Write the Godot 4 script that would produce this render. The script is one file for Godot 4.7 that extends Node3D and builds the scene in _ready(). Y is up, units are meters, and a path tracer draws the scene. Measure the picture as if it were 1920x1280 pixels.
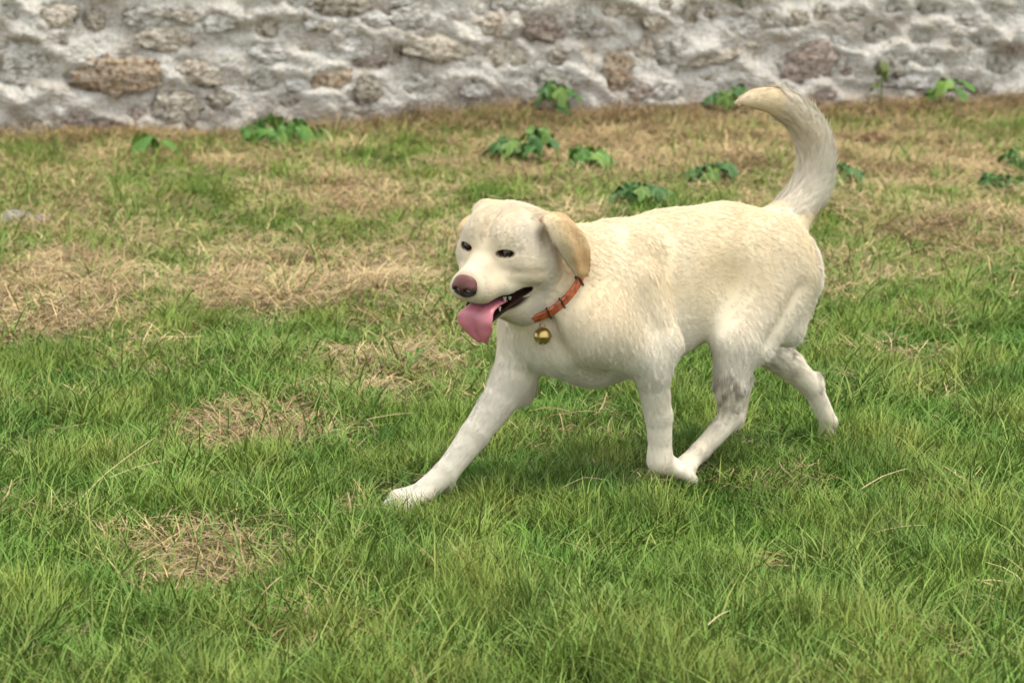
extends Node3D

const DEG := 0.01745329252
# dog frame: x to the dog's left, y up, z ahead; it trots towards the left front of the picture
const DOG_AT := Vector3(0.30086, 0.0, 0.13158)
const DOG_LEFT := Vector3(0.548, 0.0, 0.8364)
const DOG_AHEAD := Vector3(-0.8364, 0.0, 0.548)
# the head has axes of its own: origin between the eyes
const HEAD_AT := Vector3(-0.04468, 0.56578, 0.41956)
const HEAD_X := Vector3(0.85372, -0.07688, 0.51502)
const HEAD_Y := Vector3(-0.03879, 0.97690, 0.21013)
const HEAD_Z := Vector3(-0.51928, -0.19937, 0.83102)
const WALL_AT := Vector3(-2.127, 0.0, -5.588)
const WALL_ALONG := Vector3(0.96787, 0.0, -0.25146)
const WALL_OUT := Vector3(0.25146, 0.0, 0.96787)

var rng := RandomNumberGenerator.new()
var lumps := FastNoiseLite.new()
var fine := FastNoiseLite.new()
var patchy := FastNoiseLite.new()
var DOG: Transform3D
var HEAD: Transform3D       # head axes -> world
var HEAD_IN_DOG: Transform3D

# along the wall, up, half width, half height, kind of stone
const STONES := [[0.08,0.54,0.054,0.039,1],[0.27,0.51,0.075,0.048,2],[0.42,0.49,0.039,0.048,4],[0.64,0.50,0.082,0.037,1],[0.79,0.50,0.064,0.027,4],[0.93,0.47,0.064,0.038,0],[0.73,0.41,0.123,0.051,2],[0.11,0.30,0.095,0.109,1],[0.51,0.26,0.171,0.071,5],[0.86,0.26,0.106,0.049,2],[0.29,0.41,0.020,0.013,4],[0.75,0.12,0.092,0.062,4],[0.93,0.15,0.053,0.038,4],[0.33,0.09,0.057,0.031,6],[0.15,0.07,0.050,0.026,4],[0.46,0.05,0.073,0.033,6],[0.23,0.09,0.036,0.026,2],[0.59,0.10,0.037,0.024,6],[1.26,0.55,0.097,0.029,1],[1.47,0.53,0.113,0.047,4],[1.14,0.44,0.055,0.045,4],[1.33,0.45,0.028,0.020,0],[1.39,0.44,0.035,0.018,4],[1.46,0.43,0.032,0.020,0],[1.60,0.47,0.072,0.029,0],[1.75,0.47,0.077,0.045,1],[1.94,0.47,0.030,0.020,2],[2.12,0.44,0.070,0.048,2],[2.16,0.52,0.056,0.032,0],[1.15,0.34,0.078,0.040,0],[1.31,0.35,0.028,0.018,4],[1.49,0.35,0.098,0.049,0],[1.57,0.29,0.070,0.038,6],[1.67,0.33,0.051,0.063,4],[1.88,0.34,0.155,0.050,2],[2.15,0.31,0.073,0.062,2],[1.12,0.22,0.062,0.040,1],[1.27,0.20,0.053,0.027,0],[1.41,0.22,0.084,0.049,5],[1.55,0.18,0.063,0.063,4],[1.24,0.14,0.051,0.027,4],[1.81,0.19,0.070,0.048,1],[2.03,0.16,0.064,0.036,0],[2.02,0.21,0.045,0.016,3],[1.50,0.09,0.075,0.018,4],[1.74,0.54,0.075,0.016,1],[2.26,0.52,0.075,0.027,1],[2.32,0.43,0.111,0.059,6],[2.51,0.44,0.047,0.053,1],[2.65,0.48,0.052,0.028,2],[2.73,0.49,0.026,0.023,2],[2.88,0.51,0.031,0.030,4],[2.99,0.48,0.038,0.044,4],[2.60,0.39,0.052,0.018,1],[2.83,0.43,0.045,0.035,2],[3.09,0.46,0.024,0.023,4],[2.72,0.32,0.031,0.021,1],[2.80,0.31,0.053,0.044,2],[2.93,0.30,0.072,0.074,1],[2.40,0.29,0.038,0.037,4],[2.40,0.19,0.093,0.051,3],[2.67,0.22,0.074,0.078,5],[2.77,0.13,0.048,0.035,6],[2.87,0.12,0.065,0.037,1],[3.12,0.27,0.106,0.026,2],[3.23,0.41,0.058,0.044,0],[3.27,0.50,0.058,0.028,4],[3.35,0.43,0.031,0.037,4],[3.09,0.18,0.051,0.016,4],[3.29,0.32,0.034,0.014,2],[2.22,0.30,0.047,0.043,2],[3.39,0.42,0.053,0.026,3],[3.48,0.43,0.053,0.040,4],[3.60,0.44,0.046,0.049,4],[3.74,0.45,0.058,0.031,3],[3.69,0.33,0.039,0.026,0],[3.55,0.24,0.121,0.085,6],[3.89,0.35,0.066,0.050,3],[3.93,0.24,0.071,0.071,3],[4.06,0.34,0.064,0.036,3],[4.11,0.24,0.076,0.043,3],[3.95,0.47,0.054,0.028,3],[4.14,0.46,0.064,0.028,3],[4.30,0.41,0.066,0.029,1],[4.39,0.46,0.076,0.026,1],[4.26,0.32,0.052,0.033,1],[4.39,0.32,0.071,0.036,3],[4.52,0.28,0.032,0.022,6],[4.47,0.22,0.094,0.053,3],[4.04,0.15,0.142,0.038,0],[3.76,0.23,0.039,0.040,1],[4.36,0.12,0.067,0.038,3],[3.73,0.19,0.022,0.024,6],[3.62,0.09,0.066,0.028,6],[3.86,0.07,0.054,0.024,4]]
# bare or straw-covered patches of the lawn: x, z, half width, half depth, strength
const DRY := [[-0.63,-2.19,0.30,0.44,1.00],[-1.33,-1.82,0.22,0.48,1.00],[-1.34,-2.37,0.14,0.36,0.90],[-0.33,-2.70,0.15,0.34,0.70],[-0.54,-0.31,0.14,0.20,0.82],[-0.59,0.74,0.14,0.20,0.82],[-0.31,-0.93,0.17,0.35,0.60],[-0.16,-1.44,0.21,0.29,0.45],[-0.61,-3.98,0.27,0.45,0.80],[0.62,-5.35,0.71,0.99,0.90],[1.44,-5.04,0.46,0.78,0.90],[0.10,-4.88,0.31,0.60,0.80],[1.52,-3.27,0.25,0.35,0.90],[1.17,-2.42,0.15,0.20,0.50],[-1.46,-3.44,0.27,0.34,0.50],[-1.76,-4.31,0.23,0.54,0.50],[-1.27,-5.04,0.52,0.47,0.55],[0.46,0.85,0.10,0.09,0.35],[0.84,0.36,0.07,0.08,0.50],[-0.66,-0.33,0.09,0.23,0.60],[-0.33,1.31,0.07,0.05,0.40],[-0.23,1.22,0.05,0.06,0.40],[-0.24,-6.73,0.53,0.45,1.00],[0.45,-6.53,0.61,0.50,1.00],[-1.89,-5.61,0.44,0.24,0.90],[1.28,-6.53,0.71,0.44,0.90],[-0.81,-2.90,0.22,0.26,0.50],[-0.27,-1.74,0.16,0.23,0.50],[1.12,-1.59,0.12,0.15,0.30],[0.56,0.16,0.10,0.09,0.15],[1.15,-3.44,0.16,0.23,0.50]]


func _ready() -> void:
	rng.seed = 7
	lumps.seed = 3; lumps.frequency = 1.0; lumps.fractal_octaves = 3
	fine.seed = 11; fine.frequency = 6.0; fine.fractal_octaves = 3
	patchy.seed = 23; patchy.frequency = 2.2; patchy.fractal_octaves = 3
	DOG = Transform3D(Basis(DOG_LEFT, Vector3.UP, DOG_AHEAD), DOG_AT)
	HEAD = Transform3D(Basis(HEAD_X, HEAD_Y, HEAD_Z), HEAD_AT)
	HEAD_IN_DOG = DOG.affine_inverse() * HEAD
	# camera
	var cam := Camera3D.new(); cam.name = "camera"
	cam.position = Vector3(0, 1.5, 6.0); cam.rotation.x = -11.4 * DEG
	cam.near = 0.1; cam.far = 400.0
	var lens := CameraAttributesPhysical.new()
	lens.frustum_focal_length = 145.36
	lens.frustum_focus_distance = 5.85
	lens.exposure_aperture = 9.5
	lens.frustum_near = 0.1; lens.frustum_far = 400.0
	cam.attributes = lens
	cam.fov = 13.73
	add_child(cam)
	cam.fov = 13.73
	# sky, sun, exposure
	var env := Environment.new()
	var sm := ProceduralSkyMaterial.new()
	sm.sky_top_color = Color(0.97, 0.985, 1.0); sm.sky_horizon_color = Color(0.87, 0.885, 0.90); sm.sky_curve = 0.25
	sm.ground_bottom_color = Color(0.35, 0.38, 0.28); sm.ground_horizon_color = Color(0.6, 0.62, 0.58)
	sm.sun_angle_max = 1.0
	var sky := Sky.new(); sky.sky_material = sm
	env.background_mode = Environment.BG_SKY; env.sky = sky
	env.tonemap_mode = Environment.TONE_MAPPER_LINEAR
	env.tonemap_exposure = 2.18
	env.sdfgi_enabled = true; env.ssao_enabled = true; env.ssil_enabled = true
	var we := WorldEnvironment.new(); we.name = "environment"; we.environment = env; add_child(we)
	var sun := DirectionalLight3D.new(); sun.name = "sun"
	sun.light_energy = 0.5; sun.light_angular_distance = 20.0; sun.light_color = Color(1.0, 0.97, 0.92); sun.shadow_enabled = true
	add_child(sun)
	sun.look_at_from_position(Vector3(0.55, 1.6, 0.15), Vector3.ZERO)
	# the place, then the things
	make_ground()
	make_wall()
	make_dog()
	make_collar()
	make_weeds()
	make_litter()
	make_grass()


# ---------------------------------------------------------------- helpers
func put(o: Node3D, called: String, parent: Node) -> Node3D:
	o.name = called
	parent.add_child(o, true)
	return o

func tag(o: Node, label: String, category := "", group := "", kind := "") -> void:
	if label != "": o.set_meta("label", label)
	if category != "": o.set_meta("category", category)
	if group != "": o.set_meta("group", group)
	if kind != "": o.set_meta("kind", kind)

func inst(mesh: Mesh, m: Material, called: String, parent: Node, t := Transform3D()) -> MeshInstance3D:
	var o := MeshInstance3D.new()
	o.mesh = mesh; o.material_override = m; o.transform = t
	put(o, called, parent)
	return o

func mat(c: Color, rough := 0.8, spec := 0.5) -> StandardMaterial3D:
	var m := StandardMaterial3D.new()
	m.albedo_color = c.linear_to_srgb(); m.roughness = rough; m.metallic_specular = spec
	return m

func vmat(rough := 0.8, spec := 0.5) -> StandardMaterial3D:
	var m := mat(Color.WHITE, rough, spec)
	m.vertex_color_use_as_albedo = true
	return m

func noise_tex(freq: float, oct: int, kind := FastNoiseLite.TYPE_SIMPLEX_SMOOTH, sd := 1, ramp: Gradient = null, size := 512) -> NoiseTexture2D:
	var n := FastNoiseLite.new()
	n.noise_type = kind; n.frequency = freq; n.fractal_octaves = oct; n.seed = sd
	var t := NoiseTexture2D.new()
	t.width = size; t.height = size; t.seamless = true; t.noise = n
	if ramp: t.color_ramp = ramp
	return t

func ramp(cols: Array, at: Array) -> Gradient:
	var g := Gradient.new()
	var cc := PackedColorArray()
	for c in cols: cc.append((c as Color).linear_to_srgb())
	g.colors = cc; g.offsets = PackedFloat32Array(at)
	return g

func array_mesh(v: PackedVector3Array, n: PackedVector3Array, idx: PackedInt32Array, col = null, uv = null) -> ArrayMesh:
	var a := []
	a.resize(Mesh.ARRAY_MAX)
	a[Mesh.ARRAY_VERTEX] = v
	a[Mesh.ARRAY_NORMAL] = n if n.size() else smooth_normals(v, idx)
	if col != null: a[Mesh.ARRAY_COLOR] = col
	if uv != null: a[Mesh.ARRAY_TEX_UV] = uv
	a[Mesh.ARRAY_INDEX] = idx
	var m := ArrayMesh.new()
	m.add_surface_from_arrays(Mesh.PRIMITIVE_TRIANGLES, a)
	return m

func smooth_normals(v: PackedVector3Array, idx: PackedInt32Array) -> PackedVector3Array:
	var n := PackedVector3Array(); n.resize(v.size())
	for i in range(0, idx.size(), 3):
		var a := idx[i]; var b := idx[i + 1]; var c := idx[i + 2]
		var f := (v[c] - v[a]).cross(v[b] - v[a])
		n[a] += f; n[b] += f; n[c] += f
	for i in n.size(): n[i] = n[i].normalized()
	return n

# a grid of points (rows x cols) as a closed slab: the front face is pushed out by half the thickness, the back face in
func slab(rows: Array, thick: float, col: Callable) -> ArrayMesh:
	var R := rows.size(); var C: int = rows[0].size()
	var v := PackedVector3Array(); var idx := PackedInt32Array(); var cols := PackedColorArray()
	var nn := []
	for r in R:
		for c in C:
			var du: Vector3 = rows[r][mini(c + 1, C - 1)] - rows[r][maxi(c - 1, 0)]
			var dv: Vector3 = rows[mini(r + 1, R - 1)][c] - rows[maxi(r - 1, 0)][c]
			nn.append(du.cross(dv).normalized())
	for side in [1.0, -1.0]:
		for r in R:
			for c in C:
				var edge: float = 0.25 if (c == 0 or c == C - 1 or r == R - 1) else 1.0
				v.append(rows[r][c] + nn[r * C + c] * thick * 0.5 * side * edge)
				cols.append(col.call(r / float(R - 1), c / float(C - 1), side))
	var B := R * C
	for r in R - 1:
		for c in C - 1:
			var a := r * C + c
			idx.append_array([a, a + 1, a + C, a + 1, a + C + 1, a + C])
			idx.append_array([B + a, B + a + C, B + a + 1, B + a + 1, B + a + C, B + a + C + 1])
	var rim := []
	for c in C: rim.append(c)
	for r in range(1, R): rim.append(r * C + C - 1)
	for c in range(C - 2, -1, -1): rim.append((R - 1) * C + c)
	for r in range(R - 2, 0, -1): rim.append(r * C)
	for k in rim.size():
		var a: int = rim[k]; var b: int = rim[(k + 1) % rim.size()]
		idx.append_array([a, B + a, b, b, B + a, B + b])
	return array_mesh(v, PackedVector3Array(), outward(v, idx), cols)

# triangles of a closed surface turned so that they face outward
func outward(v: PackedVector3Array, idx: PackedInt32Array) -> PackedInt32Array:
	var vol := 0.0
	for i in range(0, idx.size(), 3): vol += v[idx[i]].dot(v[idx[i + 1]].cross(v[idx[i + 2]]))
	if vol <= 0.0: return idx
	var out := idx.duplicate()
	for i in range(0, idx.size(), 3):
		out[i + 1] = idx[i + 2]; out[i + 2] = idx[i + 1]
	return out

func tube(pts: PackedVector3Array, radii: PackedFloat32Array, sides := 8, closed := false) -> ArrayMesh:
	var v := PackedVector3Array(); var idx := PackedInt32Array()
	var n := pts.size()
	var up := Vector3(0.3, 1.0, 0.2).normalized()
	for i in n:
		var d: Vector3
		if closed: d = (pts[(i + 1) % n] - pts[(i - 1 + n) % n]).normalized()
		else: d = (pts[mini(i + 1, n - 1)] - pts[maxi(i - 1, 0)]).normalized()
		var s := d.cross(up)
		if s.length() < 0.1: s = d.cross(Vector3.RIGHT)
		s = s.normalized()
		up = s.cross(d).normalized()
		for k in sides:
			var w := TAU * k / sides
			v.append(pts[i] + (s * cos(w) + up * sin(w)) * radii[mini(i, radii.size() - 1)])
	for i in (n if closed else n - 1):
		for k in sides:
			var a := i * sides + k; var b := i * sides + (k + 1) % sides
			var c := ((i + 1) % n) * sides + k; var d2 := ((i + 1) % n) * sides + (k + 1) % sides
			idx.append_array([a, b, c, b, d2, c])
	if not closed:
		for e in [0, n - 1]:
			v.append(pts[e])
			for k in sides:
				var a: int = e * sides + k; var b: int = e * sides + (k + 1) % sides
				if e == 0: idx.append_array([v.size() - 1, b, a])
				else: idx.append_array([v.size() - 1, a, b])
	return array_mesh(v, PackedVector3Array(), idx)

func multi(mesh: Mesh, m: Material, buf: PackedFloat32Array, called: String, parent: Node) -> MultiMeshInstance3D:
	var mm := MultiMesh.new()
	mm.transform_format = MultiMesh.TRANSFORM_3D
	mm.use_colors = true
	mm.mesh = mesh
	mm.instance_count = buf.size() / 16
	mm.buffer = buf
	var o := MultiMeshInstance3D.new()
	o.multimesh = mm; o.material_override = m
	put(o, called, parent)
	return o

func ground_h(x: float, z: float) -> float:
	var h := lumps.get_noise_2d(x * 0.8, z * 0.8) * 0.035 + lumps.get_noise_2d(x * 4.0 + 30.0, z * 4.0) * 0.015
	# trodden flat under the dog
	var d := Vector2(x - 0.25, z - 0.1).length()
	# clippings heaped along the foot of the wall
	var wd := z - wall_z(x)
	var heap := maxf(0.0, exp(-pow((x + 0.12) / 0.28, 2.0)) * 0.06 + lumps.get_noise_2d(x * 1.7 + 9.0, 3.0) * 0.04) * (1.0 - smoothstep(0.05, 0.5, wd))
	return h * smoothstep(0.2, 1.3, d) + heap

func wall_z(x: float) -> float:
	return WALL_AT.z + (x - WALL_AT.x) * WALL_ALONG.z / WALL_ALONG.x

func dryness(x: float, z: float) -> float:
	var n := patchy.get_noise_2d(x, z * 0.7)
	var n2 := fine.get_noise_2d(x, z * 0.8)
	var base := lerpf(0.0, 0.27, smoothstep(0.3, -3.6, z)) + n * 0.50 + n2 * 0.16
	for p in DRY:
		var ex := (x - float(p[0])) / float(p[2]); var ez := (z - float(p[1])) / float(p[3])
		var q := ex * ex + ez * ez
		if q < 2.6:
			base = maxf(base, float(p[4]) * (1.0 - smoothstep(0.25, 2.3, q + n2 * 1.6 + n * 1.2)) + n2 * 0.2)
	var wd := z - wall_z(x)
	base = maxf(base, 0.9 * (1.0 - smoothstep(0.06, 0.34, wd + n * 0.4)))
	return clampf(base, 0.0, 1.0)


# ---------------------------------------------------------------- ground
func make_ground() -> void:
	# one sheet: fine cells where it is seen, growing to the horizon
	var xs := []; var zs := []
	var i := 0
	var w := -3.6
	while w <= 3.6001: xs.append(w); w += 0.05
	for far in [4.5, 7.0, 15.0, 40.0, 120.0, 300.0]: xs.append(far); xs.push_front(-far)
	w = -7.6
	while w <= 2.8001: zs.append(w); w += 0.05
	for far in [4.0, 7.0, 15.0, 40.0, 120.0, 300.0]: zs.append(far)
	for far in [9.0, 14.0, 30.0, 80.0, 200.0, 300.0]: zs.push_front(-far)
	var v := PackedVector3Array(); var idx := PackedInt32Array(); var col := PackedColorArray()
	var soil := Color(0.10, 0.07, 0.045); var thatch := Color(0.34, 0.25, 0.14)
	var turf := Color(0.07, 0.10, 0.03)
	for z in zs:
		for x in xs:
			v.append(Vector3(x, ground_h(x, z) - 0.004, z))
			var d := dryness(x, z)
			var c := soil.lerp(thatch, clampf(d * 0.8 + fine.get_noise_2d(x * 3.0, z * 3.0) * 0.5, 0.0, 1.0))
			if absf(x) > half_width(z) + 0.05 or z > 2.25: c = turf
			col.append(c)
	var W := xs.size()
	for r in zs.size() - 1:
		for c in W - 1:
			i = r * W + c
			idx.append_array([i, i + 1, i + W, i + 1, i + W + 1, i + W])
	var m := vmat(1.0, 0.1)
	m.uv1_triplanar = true; m.uv1_world_triplanar = true; m.uv1_scale = Vector3(3, 3, 3)
	m.heightmap_enabled = true; m.heightmap_texture = noise_tex(0.04, 5, FastNoiseLite.TYPE_SIMPLEX_SMOOTH, 5); m.heightmap_scale = 1.2
	var o := inst(array_mesh(v, PackedVector3Array(), idx, col), m, "ground", self)
	tag(o, "brown soil and thatch of the lawn under the grass and straw", "ground", "", "structure")


# ---------------------------------------------------------------- wall
func stone_mesh(sd: int) -> ArrayMesh:
	var n := FastNoiseLite.new(); n.seed = sd; n.frequency = 0.9; n.fractal_octaves = 4; n.fractal_gain = 0.62
	var cellular := FastNoiseLite.new(); cellular.seed = sd; cellular.noise_type = FastNoiseLite.TYPE_CELLULAR; cellular.frequency = 0.9
	cellular.cellular_return_type = FastNoiseLite.RETURN_CELL_VALUE
	var v := PackedVector3Array(); var idx := PackedInt32Array()
	var R := 15; var C := 22
	for r in R + 1:
		var th := PI * r / R
		for c in C:
			var ph := TAU * c / C
			var d := Vector3(sin(th) * cos(ph), cos(th), sin(th) * sin(ph))
			# squarish outline, broken faces
			var q := pow(pow(absf(d.x), 3.2) + pow(absf(d.y), 3.2) + pow(absf(d.z), 3.2), 1.0 / 3.2)
			var k := lerpf(1.0, 0.92 / q, 0.75) + n.get_noise_3dv(d * 1.7) * 0.75 + cellular.get_noise_3dv(d * 1.4) * 0.22
			v.append(d * k)
	for r in R:
		for c in C:
			var a := r * C + c; var b := r * C + (c + 1) % C
			idx.append_array([a, b, a + C, b, b + C, a + C])
	idx = outward(v, idx)
	return array_mesh(v, PackedVector3Array(), idx)

func make_wall() -> void:
	var root := put(Node3D.new(), "stone_wall", self)
	root.transform = Transform3D(Basis(WALL_ALONG, Vector3.UP, WALL_OUT), WALL_AT)
	tag(root, "old rubble stone wall with smeared pale grey mortar behind the lawn", "wall")
	# more stones where the photograph does not reach, and small ones in the gaps
	var stones := []
	for s in STONES: stones.append([float(s[0]), float(s[1]), float(s[2]), float(s[3]), int(s[4])])
	rng.seed = 41
	var tries := 0
	while stones.size() < 285 and tries < 9000:
		tries += 1
		var u := rng.randf_range(-1.3, 5.9); var y := rng.randf_range(0.0, 1.5)
		var inside := u > -0.02 and u < 4.65 and y < 0.6 - 0.02 * u
		if inside and rng.randf() < 0.8: continue
		var hw := rng.randf_range(0.02, 0.055) if inside else rng.randf_range(0.035, 0.13)
		var hh := hw * rng.randf_range(0.35, 0.65)
		var free := true
		for s in stones:
			if absf(u - s[0]) < (hw + s[2]) * 1.0 + 0.02 and absf(y - s[1]) < (hh + s[3]) * 1.0 + 0.02: free = false; break
		if free: stones.append([u, y, hw, hh, [0, 1, 2, 4, 4, 6, 3, 1][rng.randi() % 8]])
	# mortar skin: thrown on, dragged about, pulled back round every stone
	var v := PackedVector3Array(); var idx := PackedInt32Array(); var col := PackedColorArray()
	var n := FastNoiseLite.new(); n.seed = 8; n.frequency = 1.0; n.fractal_octaves = 4
	var n2 := FastNoiseLite.new(); n2.seed = 9; n2.frequency = 1.0; n2.fractal_type = FastNoiseLite.FRACTAL_RIDGED; n2.fractal_octaves = 2
	var step := 0.018
	var W := int(7.4 / step); var H := int(1.66 / step)
	var grid := {}
	for si in stones.size():
		var s: Array = stones[si]
		for gx in range(int(floor((s[0] - s[2] * 1.9) / 0.1)), int(floor((s[0] + s[2] * 1.9) / 0.1)) + 1):
			if not grid.has(gx): grid[gx] = []
			grid[gx].append(si)
	for r in H + 1:
		for c in W + 1:
			var u := -1.4 + c * step; var y := -0.12 + r * step
			var wu := u + n.get_noise_2d(u * 2.0, y * 2.0 + 50.0) * 0.12; var wy := y + n.get_noise_2d(u * 2.0 + 90.0, y * 2.0) * 0.12
			var h := n.get_noise_2d(wu * 2.2, wy * 3.2) * 0.06 + n.get_noise_2d(wu * 5.0 + 20.0, wy * 8.0) * 0.022 + (n2.get_noise_2d(wu * 1.4 + wy * 0.9, wy * 4.6)) * 0.020 + n.get_noise_2d(u * 14.0, y * 14.0) * 0.009
			var dirt := 0.0
			var gx := int(floor(u / 0.1))
			if grid.has(gx):
				for si in grid[gx]:
					var s: Array = stones[si]
					var ex: float = (u - s[0]) / s[2]; var ey: float = (y - s[1]) / s[3]
					var q := sqrt(ex * ex + ey * ey) + n.get_noise_2d(u * 9.0, y * 9.0) * 0.5
					h -= 0.014 * (1.0 - smoothstep(0.55, 1.0, q))
					if ey < 0.1: h -= 0.011 * (1.0 - smoothstep(0.0, 0.28, absf(q - 0.98)))
					h += 0.009 * smoothstep(0.9, 1.2, q) * (1.0 - smoothstep(1.2, 1.8, q))
					# rain has washed brown streaks below the stones
					if y < s[1] and absf(ex) < 1.0: dirt = maxf(dirt, (1.0 - absf(ex)) * (1.0 - smoothstep(0.6, 2.6, -ey)) * 0.55)
					dirt = maxf(dirt, (1.0 - smoothstep(0.8, 1.25, q)) * 0.6)
			v.append(Vector3(u, y, h))
			var stain := clampf(n.get_noise_2d(u * 3.0 + 7.0, y * 5.0) * 1.3 + dirt * (0.5 + 0.8 * n.get_noise_2d(u * 11.0, y * 6.0)), 0.0, 1.0)
			stain = maxf(stain, (1.0 - smoothstep(0.02, 0.16, y + n.get_noise_2d(u * 3.0, 4.0) * 0.16)) * 0.6)
			col.append(Color(0.53, 0.51, 0.47).lerp(Color(0.25, 0.195, 0.135), stain * 0.65))
	for r in H:
		for c in W:
			var a := r * (W + 1) + c
			idx.append_array([a, a + W + 1, a + 1, a + 1, a + W + 1, a + W + 2])
	var mm := vmat(0.95, 0.2)
	mm.uv1_triplanar = true; mm.uv1_scale = Vector3(4, 4, 4)
	mm.heightmap_enabled = true; mm.heightmap_texture = noise_tex(0.02, 5, FastNoiseLite.TYPE_SIMPLEX_SMOOTH, 15); mm.heightmap_scale = 1.3
	mm.albedo_texture = noise_tex(0.015, 5, FastNoiseLite.TYPE_SIMPLEX_SMOOTH, 16, ramp([Color(0.72, 0.67, 0.59), Color(0.96, 0.945, 0.92), Color(1.0, 1.0, 1.0)], [0.25, 0.43, 0.7]))
	inst(array_mesh(v, PackedVector3Array(), idx, col), mm, "mortar", root)
	var bx := BoxMesh.new(); bx.size = Vector3(7.4, 1.66, 0.36)
	inst(bx, mat(Color(0.42, 0.40, 0.37), 0.95, 0.2), "wall_core", root, Transform3D(Basis(), Vector3(2.3, 0.69, -0.25)))
	# the stones
	var kinds := [
		[Color(0.55, 0.53, 0.50), Color(0.46, 0.44, 0.40), Color(0.28, 0.25, 0.21)], [Color(0.46, 0.44, 0.395), Color(0.38, 0.36, 0.315), Color(0.17, 0.15, 0.12)],
		[Color(0.52, 0.47, 0.39), Color(0.43, 0.375, 0.30), Color(0.22, 0.17, 0.12)], [Color(0.40, 0.38, 0.325), Color(0.30, 0.28, 0.23), Color(0.12, 0.105, 0.08)],
		[Color(0.44, 0.40, 0.335), Color(0.34, 0.30, 0.235), Color(0.13, 0.10, 0.07)], [Color(0.43, 0.37, 0.29), Color(0.33, 0.22, 0.13), Color(0.09, 0.055, 0.03)],
		[Color(0.40, 0.34, 0.29), Color(0.30, 0.24, 0.20), Color(0.15, 0.105, 0.08)]]
	var rock_bump := noise_tex(0.03, 5, FastNoiseLite.TYPE_CELLULAR, 4)
	var mats := []
	for k in kinds.size():
		var m := mat(Color.WHITE, 0.95, 0.25)
		m.albedo_texture = noise_tex(0.012, 5, FastNoiseLite.TYPE_SIMPLEX_SMOOTH, 60 + k, ramp([kinds[k][2] * 1.15, kinds[k][1] * 1.15, kinds[k][0] * 1.1, kinds[k][0] * 1.15], [0.26, 0.42, 0.6, 1.0]))
		m.uv1_triplanar = true; m.uv1_world_triplanar = true; m.uv1_scale = Vector3(2.6, 2.6, 2.6) * (1.0 + 0.13 * k); m.uv1_offset = Vector3(k * 0.3, 0, 0)
		m.heightmap_enabled = true; m.heightmap_texture = rock_bump; m.heightmap_scale = 2.5
		mats.append(m)
	var shapes := []
	for k in 10: shapes.append(stone_mesh(100 + k))
	for s in stones:
		var b := Basis(Vector3(0, 0, 1), rng.randf_range(-0.22, 0.22)).scaled_local(Vector3(s[2] * 1.05, s[3] * 1.05, clampf(s[3] * 0.45, 0.012, 0.030)))
		if rng.randf() < 0.5: b = b * Basis(Vector3(0, 0, 1), PI)
		if rng.randf() < 0.5: b = b * Basis(Vector3(0, 1, 0), PI)
		var h0 := n.get_noise_2d(s[0] * 2.2, s[1] * 3.2) * 0.05
		inst(shapes[rng.randi() % 10], mats[s[4]], "stone", root, Transform3D(b, Vector3(s[0], s[1], h0 - 0.004 + rng.randf_range(-0.006, 0.008))))


# ---------------------------------------------------------------- grass and straw
# a tuft of blades: half of them lean, each bends over
func tuft(n: int, spread: float, h0: float, h1: float, w: float, bend: float, sd: int, dead := 0.12) -> ArrayMesh:
	var g := RandomNumberGenerator.new(); g.seed = sd
	var v := PackedVector3Array(); var nn := PackedVector3Array(); var idx := PackedInt32Array(); var col := PackedColorArray()
	for i in n:
		var a := g.randf() * TAU; var r := sqrt(g.randf()) * spread
		var base := Vector3(cos(a) * r, 0, sin(a) * r)
		var la := g.randf() * TAU
		var lean := Vector3(cos(la), 0, sin(la))
		var h := g.randf_range(h0, h1)
		var bn := bend * g.randf_range(0.3, 1.5)
		var fa := g.randf() * TAU
		var side := Vector3(cos(fa), 0, sin(fa))
		var ww := w * g.randf_range(0.6, 1.2)
		var tint := Color(1, 1, 1) * g.randf_range(0.55, 1.35)
		tint.r *= g.randf_range(0.8, 1.2)
		var tip := tint * 1.08
		if g.randf() < dead:
			tint = Color(2.6, 1.05, 1.9) * g.randf_range(0.7, 1.1); tip = tint
		elif g.randf() < 0.25: tip = Color(2.4, 1.15, 1.8)
		var s0 := v.size()
		for k in 4:
			var t := k / 3.0
			var p := base + Vector3.UP * h * (t - 0.28 * bn * t * t) + lean * h * bn * t * t * 0.85
			var wk := ww * (1.0 - 0.15 * t if k < 3 else 0.0) * (0.75 if k == 0 else 1.0) * (0.8 if k == 2 else 1.0)
			var nrm := (Vector3.UP * 0.75 + side.cross(Vector3.UP) * 0.5 + lean * 0.35 * (1.0 - t)).normalized()
			var cc := tint.lerp(tip, t * t * t)
			if k < 3:
				v.append(p - side * wk * 0.5); v.append(p + side * wk * 0.5)
				nn.append(nrm); nn.append(nrm); col.append(cc); col.append(cc)
			else:
				v.append(p); nn.append(nrm); col.append(cc)
		for k in 2:
			var q := s0 + k * 2
			idx.append_array([q, q + 2, q + 1, q + 1, q + 2, q + 3])
		idx.append_array([s0 + 4, s0 + 6, s0 + 5])
	return array_mesh(v, nn, idx, col)

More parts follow.
